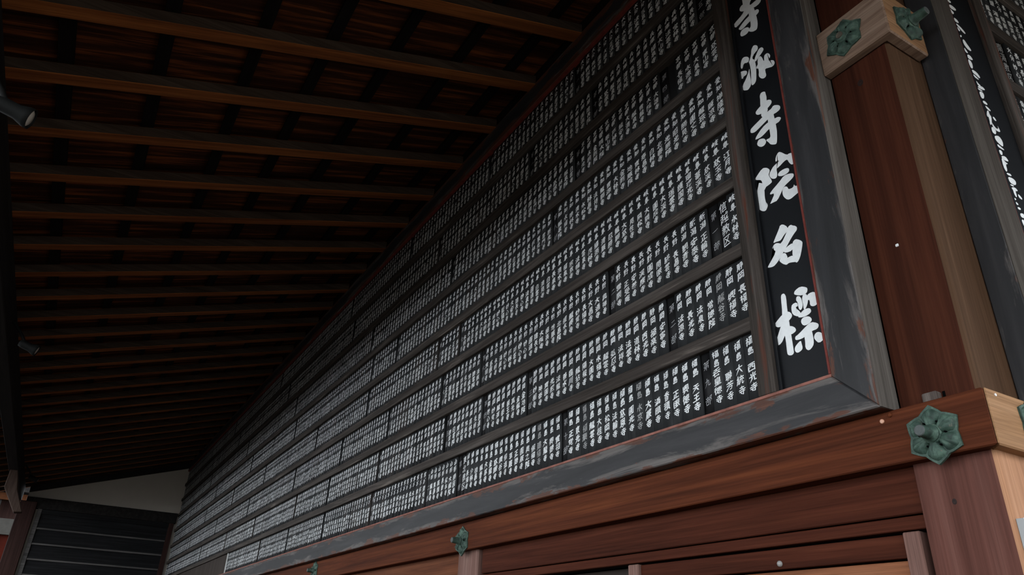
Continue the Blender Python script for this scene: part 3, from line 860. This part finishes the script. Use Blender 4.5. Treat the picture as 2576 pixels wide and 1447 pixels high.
ROWS = ['''福島西光寺 福島大統寺 福島聯芳寺 福島呑皇徳寺 #第九部 福島天王寺 福島興徳寺 福島正眼寺 福島香積寺 福島満願寺 福島大蔵寺 ~福島永京寺 福島圓光寺 福島慈恩寺 福島法輪寺 福島松岡寺 福島大桂寺 福島龍雲寺 ~福島福聚寺 福島東光寺 福島正覚寺 #第十部 福島實相寺 福島興徳寺 福島大龍寺 ~福島建福寺 福島保福寺 福島奥之院 福島圓蔵寺 福島正徳寺 福島草蔵寺 福島保造寺 福島廣谷寺 福島慈眼寺 福島金龍寺 福島大慈寺 福島龍香寺 福島桂昌寺 福島少林寺 福島長福寺 #東北教区 #第一部 山形勝因寺 山形大龍院 山形松本寺 山形長徳寺 山形高園寺 山形東昌寺 山形龍泉寺 #第二部''',
'''静岡長福寺 静岡興福寺 ~静岡龍谷寺 静岡常徳院 静岡法泉寺 静岡長光寺 静岡法源寺 #第二部 静岡安寧寺 静岡極楽寺 静岡西光寺 静岡道林寺 静岡法雲寺 静岡法祥寺 静岡弘忍寺 静岡龍雲寺 静岡永福寺 静岡大圓寺 静岡陽報寺 静岡龍拈寺 静岡臨川寺 静岡善水寺 静岡法龍寺 静岡光照寺 静岡寶圓寺 静岡神泰寺 静岡妙相寺 #第三部 静岡金地院 静岡金龍寺 静岡真光寺 静岡醫王寺 静岡寶泰寺 静岡龍澤寺 静岡妙覚寺 静岡養心寺 #第四部''',
'''岐阜永林寺 #信越教区 #第一部 新潟正輪寺 新潟安泰寺 新潟観音寺 長野長昌寺 長野耕雲寺 長野開眼寺 長野圓成寺 長野渓應寺 長野安養寺 長野正受庵 長野霊閑寺 #第二部 長野典禅寺 長野大通寺 長野大昌寺 長野長福寺 長野妙覚寺 長野龍興寺 長野盛永寺 長野北昌院 長野地蔵寺 長野極楽寺 長野大院寺''',
'''岐阜江月寺 岐阜慈玉寺 岐阜慈渓寺 岐阜葦渓寺 岐阜瑠璃光寺 岐阜護国寺 岐阜瑞雲寺 岐阜大渓寺 岐阜圓成寺 岐阜大隣寺 岐阜隣松寺 岐阜見性寺 岐阜大慈寺 岐阜龍獅寺 岐阜忍勝寺 岐阜清蔵寺 岐阜福源寺 岐阜茂林寺 岐阜雲泉寺 岐阜法幢寺 岐阜宗敦寺 岐阜福泉寺 岐阜清水寺 岐阜長泉寺''',
'''愛知禅隆寺 愛知薩涼寺 愛知龍珠寺 愛知圓丈寺 愛知勝見寺 愛知昭光寺 愛知光勝院 愛知北春寺 愛知白林寺 愛知寿昌寺 愛知寶林寺 愛知地蔵院 愛知金剛寺 愛知大林寺 愛知曹源寺 愛知龍獅寺 愛知法持寺 愛知林昌寺 愛知永松寺 愛知清水寺 愛知徳林寺 愛知永福寺''',
'''京都慈雲寺 京都東山寺 京都大泉寺 京都永源寺 京都長福寺 - #第四部 京都大雄寺 京都大院寺 京都青龍寺 京都龍泉寺 京都大清寺 京都龍安寺 京都戸林寺 京都泰山寺 京都隣大院''',
'''兵庫保寿寺 #第五部 兵庫長徳寺 兵庫雲林寺 兵庫宝林寺 兵庫法雲寺 兵庫大山寺 兵庫福泉寺''',
'''大分長林寺 大分保寿寺 大分雲泉寺 大分圓福寺 大分宝泉寺 大分龍徳寺''']
SLOTS = [[68, 89, 110, 131], [46, 67, 89, 108, 140, 170, 205], [38, 48, 65, 85, 112, 150, 188, 230], [44, 50, 75, 101, 139, 172, 210], [24, 65, 75, 118, 156, 200], [20, 48, 77, 121, 165, 214], [17, 29, 53, 88, 130, 180], [20, 39, 64, 91, 140, 190]]
PREF = [('宮城', '秋田', '岩手'), ('静岡', '静岡', '山梨'), ('長野', '長野', '石川'), ('岐阜', '岐阜', '富山'), ('愛知', '愛知', '三重'), ('京都', '滋賀', '奈良'), ('兵庫', '岡山', '広島'), ('大分', '福岡', '佐賀')]
NAMES = '正法 龍泉 慈眼 光明 東光 長泉 永明 瑞泉 法泉 大安 金剛 寶林 祥雲 福聚 海蔵 妙心 圓通 建長 常楽 興国 清見 臨済 天龍 徳雲 高林 梅林 玉泉 松岳 白雲 雲門 実相 安国 禅昌 聖福 大通 新光'.split()
NUM = '一二三四五六七八九十'
def row_texts(k, count):
    out = ROWS[k].split()
    part = 3
    while len(out) < count:
        i = len(out) + 1
        if i in SLOTS[k]:
            out.append('#第' + NUM[(part + k) % 10] + '部'); part += 1
        else:
            pf = PREF[k][0 if i < 90 else (1 if i < 160 else 2)]
            out.append(pf + rnd.choice(NAMES) + ('院' if rnd.random() < 0.08 else '寺'))
    return out[:count]

RAIL = [2.945 + 0.387 * k for k in range(7)]
RAILH = 0.069
RB = [2.631] + [z + RAILH for z in RAIL]
RTOP = RAIL + [5.655]

def proj_area(pts):
    s = []
    for p in pts:
        d = Vector(p) - CAMP
        w = d.dot(FWD)
        if w < 0.1: return 0
        s.append((1288 + 1827 * d.dot(RIGHT) / w, 723.5 - 1827 * d.dot(UP) / w))
    if max(p[0] for p in s) < 0 or min(p[0] for p in s) > 2576 or max(p[1] for p in s) < 0 or min(p[1] for p in s) > 1447: return 0
    return abs(sum(s[i][0] * s[(i + 1) % 4][1] - s[(i + 1) % 4][0] * s[i][1] for i in range(4))) / 2

def build_plates(parent, to_world, u_of, rows, limit):
    """rows: list of (row number, texts); the largest in the picture become parts, the others one joined part"""
    items = []
    for k, texts in rows:
        zb, zt = RB[k], RTOP[k]
        for i, tx in enumerate(texts):
            if tx == '-': continue
            u = u_of(i)
            c = [to_world(np.array([[u + du, 0, z]]))[0] for du, z in ((-.035, zb), (.035, zb), (.035, zt), (-.035, zt))]
            items.append((proj_area(c), k, i, tx, u))
    items.sort(key=lambda t: -t[0])
    big, rest = items[:limit], items[limit:]
    pr = ploc(parent)
    for a, k, i, tx, u in big:
        r = random.Random(k * 1000 + i)
        mk, dim = tx[0] == '#', '~' in tx[:2]
        t = tx.strip('#~')
        off = 6.0 if (mk and len(t) == 3) else (8.5 if mk else (9.5 if dim else r.choice((12.0, 13.5, 15.0))))
        pts, F, T = plate_arrays(t, RB[k], RTOP[k], mk, r, off)
        org = np.array([u, 0, (RB[k] + RTOP[k]) / 2])
        base = to_world(org[None])[0]
        w = to_world(pts + org) - base
        ink = M['paint_thin'] if mk and len(t) == 3 else (M['paint_dim'] if dim else M['paint'])
        me = mesh_from('name_plate', w, F, T, [M['marker'] if mk else M['plate'], ink], 1)
        o = bpy.data.objects.new('section_plate' if mk else 'name_plate', me)
        link(o)
        o.parent = parent
        o.location = Vector(base) - pr
    if rest:
        P, Q, TT, n = [], [], [], 0
        for a, k, i, tx, u in rest:
            r = random.Random(k * 1000 + i)
            mk = tx[0] == '#'
            pts, F, T = plate_arrays(tx.strip('#~'), RB[k], RTOP[k], mk, r, 6.0 if mk else 13.0)
            P.append(to_world(pts + np.array([u, 0, (RB[k] + RTOP[k]) / 2])))
            Q.append(np.array(F) + n); TT.append(T + n); n += len(pts)
        P = np.concatenate(P)
        org = P.mean(0)
        me = mesh_from('name_plates', P - org, np.concatenate(Q), np.concatenate(TT), [M['plate'], M['paint']], 1)
        o = bpy.data.objects.new('name_plates', me)
        link(o)
        o.parent = parent
        o.location = Vector(org) - pr
        o['kind'] = 'stuff'

def strokes(name, polys, fn, mat, parent):
    """flat brush strokes traced as outlines in the plane of a panel"""
    bm = bmesh.new()
    for s, flat in enumerate(polys):
        p = [(flat[i] / 1e4, flat[i + 1] / 1e4) for i in range(0, len(flat), 2)]
        # round the outline once (corner cutting)
        q = []
        for i in range(len(p)):
            a, b = p[i], p[(i + 1) % len(p)]
            q.append((a[0] * .75 + b[0] * .25, a[1] * .75 + b[1] * .25))
            q.append((a[0] * .25 + b[0] * .75, a[1] * .25 + b[1] * .75))
        vs = [bm.verts.new(fn(x, z, 0.0010 + 0.00008 * s)) for x, z in q]
        bm.faces.new(vs)
    bmesh.ops.triangulate(bm, faces=bm.faces)
    return finish(name, bm, mat, parent)

# ------------------------------------------------------------------ first board (the long one)
board = empty('name_board', (-11.4, YF, 2.45), 'long black board of white lettered name plates in eight rows above the red-brown beam', 'name board')
XR, XI = -1.506, -1.683
ZB0, ZB1, ZT1, ZT0 = 2.452, 2.617, 5.670, 5.885
XL = XEND + 0.02
prism_y('bottom_rail', [(XL, ZB0), (XR, ZB0), (XI, ZB1), (XL, ZB1)], YF, YPOST - 0.002, M['frame_x'], board, 0.005)
prism_y('top_rail', [(XL, ZT0), (XR, ZT0), (XI, ZT1), (XL, ZT1)], YF, YPOST - 0.002, M['frame_x'], board, 0.005)
# right hand stile: dark front, weathered outer side painted paler for the light it faces
prism_y('side_stile', [(XR - 0.004, ZB0 + 0.004), (XR - 0.004, ZT0 - 0.004), (XI, ZT1), (XI, ZB1)], YF, YPOST - 0.002, M['frame_z'], board, 0.004)
box('stile_cheek', XR - 0.004, XR + 0.001, YF + 0.003, YPOST - 0.002, ZB0 + 0.001, ZT0, M['silver_z'], board, 0)
box('red_bead', XL, XI, YF + 0.004, YF + 0.05, ZB1, ZB1 + 0.013, M['bead_pale'], board, 0.002)
box('red_bead', XL, XI, YF + 0.004, YF + 0.05, ZT1 - 0.013, ZT1, M['bead'], board, 0.002)
box('red_bead', XI - 0.013, XI, YF + 0.004, YF + 0.05, ZB1 + 0.013, ZT1 - 0.013, M['bead'], board, 0.002)
box('inner_stile', -2.050, -1.957, YF + 0.004, YF + 0.06, ZB1 + 0.013, ZT1 - 0.013, M['stile_z'], board, 0.004)
box('moulding', -1.957, -1.940, YF + 0.028, YF + 0.06, ZB1 + 0.013, ZT1 - 0.013, M['panel'], board, 0.002)
box('backing', XL, -2.0, YF + 0.050, YF + 0.064, ZB1, ZT1, M['back'], board, 0)
tp = box('title_panel', -1.945, -1.690, YF + 0.043, YF + 0.064, ZB1 + 0.005, ZT1 - 0.005, M['panel'], board, 0)
for z in RAIL:
    box('shelf_rail', XL, -2.046, YF + 0.006, YF + 0.06, z, z + RAILH, M['rail_x'], board, 0.004)
TITLE1 = [[[-18663,48831,-18209,48397,-18038,48233,-18204,48098,-18233,47896,-18350,47549,-18662,47839,-18655,48462],[-18931,48129,-18891,48345,-18660,48424,-18261,47902,-17798,47900,-17670,47861,-17463,47663,-17575,47482,-17934,47492,-18256,47668,-18733,47904],[-19435,47458,-19406,47599,-18756,47737,-18655,47894,-18231,47707,-17932,47510,-18403,47454,-19270,47186,-19409,47351],[-18271,47828,-17999,47573,-17957,47206,-17898,46584,-17917,46200,-17997,45974,-18085,45952,-18303,46015,-18536,46251,-18541,46355,-18360,46476,-18348,46627,-18396,47365],[-19164,46938,-19112,47025,-18752,47196,-18353,47263,-17944,47296,-17767,47212,-17705,47053,-17749,46952,-17889,46898,-18412,46848,-18956,46723],[-19113,46515,-19019,46697,-18819,46723,-18563,46607,-18469,46453,-18536,46251,-18719,46190,-19035,46295]],[[-19378,44334,-19299,44725,-19136,44897,-18882,44751,-18761,44562,-18787,44383,-18894,44320,-19133,44476,-19274,44176],[-19609,43841,-19501,44081,-19375,44081,-19188,43994,-19032,43870,-19002,43735,-19079,43623,-19286,43650,-19306,43505],[-18805,43912,-18856,43644,-18847,42952,-18889,42743,-19037,42639,-19136,42619,-19405,42798,-19425,43008,-19349,43194,-19182,43334,-19002,43562],[-18561,44926,-18416,45082,-18341,45094,-18169,44947,-18121,44781,-18169,44620,-18395,44560,-18592,44373,-18432,44142,-18408,43653,-18483,42983,-18570,42714,-18816,42663,-18853,42909,-18790,43346,-18757,43737,-18780,44177,-18825,44288,-18711,44396,-18556,44795],[-18464,44168,-18182,44531,-18049,44619,-17888,44583,-17798,44395,-17837,44292,-18045,44169,-18198,44098,-18410,43963],[-18223,44093,-18076,44120,-17981,43967,-17912,43642,-17877,43564,-17848,43907,-17745,43969,-17610,43941,-17498,43763,-17477,43600,-17589,43474,-17643,43422,-17369,43269,-17285,43081,-17319,42941,-17453,42883,-17665,42983,-17901,43100,-17910,42891,-17875,42672,-17959,42572,-18117,42601,-18257,42758,-18343,42970,-18286,43190,-18284,43444,-18408,43494,-18397,43645,-18285,43677,-18274,43913]],[[-18460,41728,-18355,41873,-18109,41771,-18097,41582,-18071,41397,-18097,41224,-18104,40657,-18142,40495,-18300,40257,-18545,40430,-18528,40635,-18507,41140,-18452,41597],[-18854,40854,-18821,40981,-18498,41106,-18077,41181,-17880,41063,-17811,40903,-17870,40784,-18100,40681,-18544,40619,-18752,40699],[-19310,40121,-19187,40200,-18556,40357,-18102,40493,-17915,40493,-17764,40612,-17477,40430,-17386,40271,-17425,40113,-17638,40081,-17818,40103,-18227,40032,-18735,39890,-19049,39810,-19311,39919],[-18157,40398,-17958,40390,-17834,40168,-17808,39831,-17785,39239,-17795,38935,-17869,38472,-17941,38341,-18156,38456,-18271,38557,-18328,38697,-18510,38973,-18190,38903,-18192,39230,-18211,39531,-18209,40060],[-19083,39392,-19010,39516,-18587,39789,-18199,39867,-17785,39815,-17608,39782,-17461,39652,-17462,39562,-17581,39463,-17787,39475,-18210,39452,-18606,39312,-18824,39299,-19074,39360],[-19044,39010,-18946,39209,-18833,39239,-18580,39124,-18477,38925,-18499,38784,-18645,38698,-18851,38754]],[[-19419,37188,-19350,37268,-18940,37532,-18702,37440,-18538,37246,-18517,37115,-18631,36999,-18599,36848,-18483,36543,-18526,36439,-18973,36398,-19018,35918,-19004,35652,-18903,35418,-18950,35291,-19080,35158,-19285,35256,-19447,35471,-19436,35918,-19381,36673,-19299,36838,-19238,36869,-19049,36718,-19042,36767,-19110,36966,-19375,37096],[-18141,37414,-18087,37672,-17924,37836,-17794,37806,-17473,37403,-17327,37415,-17158,37333,-17168,37118,-17169,36732,-17309,36741,-17429,36958,-17473,37167,-17658,37165,-17971,37045,-18149,37023,-18134,36700,-18213,36539,-18395,36583,-18535,36731,-18597,36952,-18479,37092,-18287,37266,-17910,37336,-18017,37429],[-18136,36598,-18057,36758,-17748,36778,-17499,36691,-17462,36527,-17568,36437,-17881,36445],[-18725,35868,-18651,35993,-18100,36241,-17805,36426,-17526,36374,-17288,36256,-17274,36108,-17406,36010,-17897,35867,-18031,35691,-18351,35341,-18560,35369,-18787,35380,-18707,35462,-18423,35812],[-18007,35677,-17944,35818,-17823,35837,-17708,35745,-17672,35574,-17410,35535,-17346,35685,-17340,35570,-17150,35497,-17161,35145,-17409,35089,-17621,35035,-17818,35083,-17984,35337,-18021,35509]],[[-18917,33316,-18847,33433,-18471,33913,-18435,34009,-18270,34020,-18024,33741,-18077,33542,-18272,33452,-18483,33274,-18604,33277,-18762,33316],[-19400,32284,-19325,32362,-18818,32836,-18957,32996,-19012,33106,-18924,33206,-18813,33256,-18656,33208,-18494,33083,-18098,33534,-18026,33724,-17858,33779,-17739,33661,-17649,33615,-17552,33491,-17586,33350,-17726,33272,-17930,33114,-18260,32794,-18469,32616,-18709,32377,-18980,32206,-19127,32180,-19365,32241],[-18461,32667,-18260,32794,-17894,32857,-17863,32695,-17975,32493,-18324,32529],[-17913,32866,-17739,32965,-17565,32852,-17419,32698,-17402,32581,-17579,32107,-17710,31900,-17840,31808,-17922,31890,-17945,32098,-18006,32253,-17969,32472],[-18451,32240,-18268,32266,-18005,32261,-17770,32107,-17869,31866,-18069,31939,-18256,31988,-18381,31945,-18487,32020],[-18687,32386,-18512,32599,-18361,32547,-18301,32427,-18268,32266,-18416,31970,-18558,32071,-18732,32296]],[[-18929,30522,-18882,30683,-18724,30683,-18647,30460,-18696,29822,-18672,29292,-18677,29097,-18675,28610,-18667,28009,-18668,27844,-18788,27776,-18970,27834,-19018,27957,-18994,28357,-19001,28821,-19085,29344,-18968,29801],[-19446,29425,-19374,29512,-18961,29760,-18701,29787,-18574,29713,-18487,29569,-18506,29452,-18692,29336,-19164,29211,-19355,29268],[-19606,28415,-19518,28607,-19166,29200,-19051,29381,-18845,29257,-18899,28932,-19016,28729,-19229,28460,-19519,28423],[-18978,28960,-18842,29108,-18624,29078,-18452,28955,-18393,28825,-18434,28743,-18664,28679,-18977,28800],[-18237,30471,-18148,30586,-17860,30656,-17562,30494,-17528,30380,-17594,30233,-17829,30205,-18184,30374],[-18483,29840,-18412,30013,-18160,30026,-18113,29821,-18280,29812,-18033,29495,-18082,29367,-18220,29358,-18462,29547],[-18185,30123,-18114,30295,-17924,30206,-17872,29801,-17942,29632,-18045,29585,-18116,29724,-18111,29994],[-17882,30052,-17795,30241,-17613,30204,-17577,29954,-17642,29735,-17782,29546,-17874,29556,-17855,29819],[-17615,30118,-17457,30177,-17249,30154,-17133,29996,-17135,29632,-17232,29526,-17390,29515,-17542,29623,-17510,29879,-17614,29896],[-18222,29346,-18037,29472,-17832,29565,-17573,29525,-17509,29368,-17590,29278,-17838,29227,-18100,29264],[-18108,29061,-18030,29201,-17838,29227,-17639,29152,-17548,28998,-17605,28900,-17802,28829,-18010,28856],[-18498,28525,-18329,28562,-17860,28802,-17607,28889,-17323,28737,-17269,28612,-17369,28484,-17652,28490,-18046,28345,-18263,28324,-18500,28358],[-18042,28367,-17929,28708,-17682,28619,-17632,28460,-17622,28012,-17694,27827,-17924,27695,-18080,27851,-18040,28154],[-18231,28278,-18222,28097,-18199,27925,-18268,27831,-18491,27775,-18605,27894,-18592,28055,-18450,28174],[-17602,28191,-17498,28342,-17330,28348,-17154,28198,-17151,27944,-17407,27858,-17551,28046]]]
for ch in TITLE1:
    strokes('brush_character', ch, lambda x, z, o: (x, YF + 0.043 - o, z), M['paint'], tp)
U0 = -2.054
NROW = int((U0 - XL) / PW)
rows = []
for k in range(8):
    t = row_texts(k, NROW)
    if k == 0:
        t = t[:162]
    rows.append((k, t))
build_plates(board, lambda a: np.stack([a[:, 0], YF + 0.032 - a[:, 1], a[:, 2]], 1), lambda i: U0 - PW * (i + 0.5), rows, 300)
# empty end of the bottom row: bare boards
xb = U0 - PW * 162
box('white_divider', xb - 0.02, xb + 0.002, YF + 0.02, YF + 0.045, ZB1 + 0.013, RAIL[0], M['white'], board, 0)
nb = 5
for j in range(nb):
    x1 = xb - 0.02 - (xb - 0.02 - XL) * j / nb
    x0 = xb - 0.02 - (xb - 0.02 - XL) * (j + 1) / nb
    box('blank_board', x0 + 0.003, x1 - 0.003, YF + 0.035, YF + 0.05, ZB1 + 0.013, RAIL[0], M['blank'], board, 0)

# ------------------------------------------------------------------ second board, round the corner
XF = -1.105
board2 = empty('name_board', (XF, 5.4, 2.45), 'second black board of name plates facing the open side round the corner', 'name board')
YL, YI, YE2 = 2.760, 2.930, 9.0
XB = XPOST - 0.002 + 0.004
def yz(name, poly, x0, x1, mat, parent, bevel=0.003):
    return prism_x(name, poly, x0, x1, mat, parent, bevel)
yz('bottom_rail', [(YL, ZB0), (YE2, ZB0), (YE2, ZB1), (YI, ZB1)], XB, XF, M['frame_y'], board2, 0.005)
yz('top_rail', [(YL, ZT0), (YE2, ZT0), (YE2, ZT1), (YI, ZT1)], XB, XF, M['frame_y'], board2, 0.005)
yz('side_stile', [(YL + 0.002, ZB0 + 0.004), (YL + 0.002, ZT0 - 0.004), (YI, ZT1), (YI, ZB1)], XB, XF - 0.003, M['frame_z'], board2, 0.004)
box('stile_front', XF - 0.003, XF, YL + 0.004, YI - 0.002, ZB1, ZT1, M['lit_front_z'], board2, 0)
box('red_bead', XF - 0.05, XF - 0.004, YI, YI + 0.013, ZB1 + 0.013, ZT1 - 0.013, M['bead'], board2, 0.002)
box('red_bead', XF - 0.05, XF - 0.004, YI, YE2, ZB1, ZB1 + 0.013, M['bead_pale'], board2, 0.002)
box('inner_stile', XF - 0.06, XF - 0.006, 3.235, 3.325, ZB1 + 0.013, ZT1 - 0.013, M['stile_z'], board2, 0.004)
box('backing', XF - 0.064, XF - 0.05, 3.28, YE2, ZB1, ZT1, M['back'], board2, 0)
tp2 = box('title_panel', XF - 0.06, XF - 0.030, YI + 0.005, 3.24, ZB1 + 0.005, ZT1 - 0.005, M['panel'], board2, 0)
for z in RAIL:
    box('shelf_rail', XF - 0.06, XF - 0.008, 3.321, YE2, z, z + RAILH, M['rail_y'], board2, 0.004)
TITLE2 = [[30027,45197,30252,45335,30415,45251,30200,45080],[30073,44941,30373,45022,30687,44948,30558,44749,30086,44668],[30022,44629,30236,44557,30333,44495,30185,44307,30057,44351],[30123,44092,30389,44090,30507,43961,30386,43844,30136,43824],[30137,43707,30391,43737,30872,43484,30722,43302,30223,43561],[30160,43525,30393,43386,30257,43231,30162,43293],[30165,42948,30322,43036,30333,42946,30177,42801],[30292,42732,30449,42820,30608,42621,30861,42361,30756,42228,30441,42227,30252,42463],[30171,42211,30412,41985,30371,41888,30154,41882],[30258,41790,30526,41860,30694,41688,30600,41583,30229,41496],[30198,41480,30487,41430,30417,40990,30203,40878,30140,41173],[30214,40847,30633,40884,30850,40668,30716,40527,30470,40618,30236,40624],[30216,40577,30634,40450,30573,40365,30228,40386],[30270,40210,30432,40097,30642,40035,30339,39883],[30219,39824,30703,40066,30918,39960,30801,39859,30380,39763],[30210,39749,30602,39732,30572,39665,30221,39614],[30231,39531,30562,39642,30644,39506,30484,39202,30245,39137],[30276,38997,30504,39090,30675,38999,30605,38897,30306,38857],[30366,38782,30596,38771,30786,38673,30696,38579,30427,38606],[30398,38490,30546,38560,30528,38313,30647,38267,30452,37740,30247,37597,30371,38071,30194,38090],[30766,38322,30916,38341,31016,38200,30936,38129,30766,38170],[30500,37895,30550,37751,30767,37616,30965,37739,30936,37927,31054,37628,30955,37517,30659,37484,30433,37598],[30277,37511,30531,37609,30639,37492,30552,37255,30416,37161,30231,37210],[30301,37012,30494,37130,30767,37219,30944,37001,30846,36697,30729,36646,30477,36699,30302,36817],[30323,36616,30554,36571,30826,36510,30768,36437,30305,36431],[30287,36295,30575,36322,30499,36067,30289,36010],[30309,35955,30701,36104,30875,35938,30807,35846,30367,35790],[30290,35915,30558,35712,30721,35716,30644,35653,30501,35594,30465,35236,30315,35113,30200,35345],[30293,35068,30604,35147,30709,35081,30627,35008,30341,34979],[30285,34865,30690,34949,30928,34874,30842,34656,30634,34560,30325,34575],[30279,34482,30578,34538,30588,34465,30336,34413],[30290,34319,30625,34450,30814,34371,30748,34285,30570,34247,30571,33976,30469,33863,30366,34018,30393,34209],[30701,34146,30870,34120,30993,34001,30904,33916,30702,33966],[30257,33798,30423,33772,30268,33639],[30277,33613,30443,33542,30431,33473,30260,33445],[30279,33349,30536,33370,30500,33254,30280,33218],[30336,33064,30685,33131,30539,32846,30283,32871],[30248,32714,30502,32776,30323,32426,30278,32467]]
for st in TITLE2:
    strokes('brush_stroke', [st], lambda y, z, o: (XF - 0.030 + o, y, z), M['paint'], tp2)
rows2 = []
for k in range(8):
    tx = []
    for i in range(38):
        if k == 4 and i == 1: tx.append('#~南海教区')
        elif i in (0, 12, 25) and k in (4, 6): tx.append('#第' + NUM[(k + i) % 10] + '部')
        else: tx.append(rnd.choice(('大分', '福岡', '長崎', '愛媛')) + rnd.choice(NAMES) + '寺')
    rows2.append((k, tx))
build_plates(board2, lambda a: np.stack([XF - 0.026 + a[:, 1], a[:, 0], a[:, 2]], 1), lambda i: 3.330 + PW * (i + 0.5), rows2, 110)
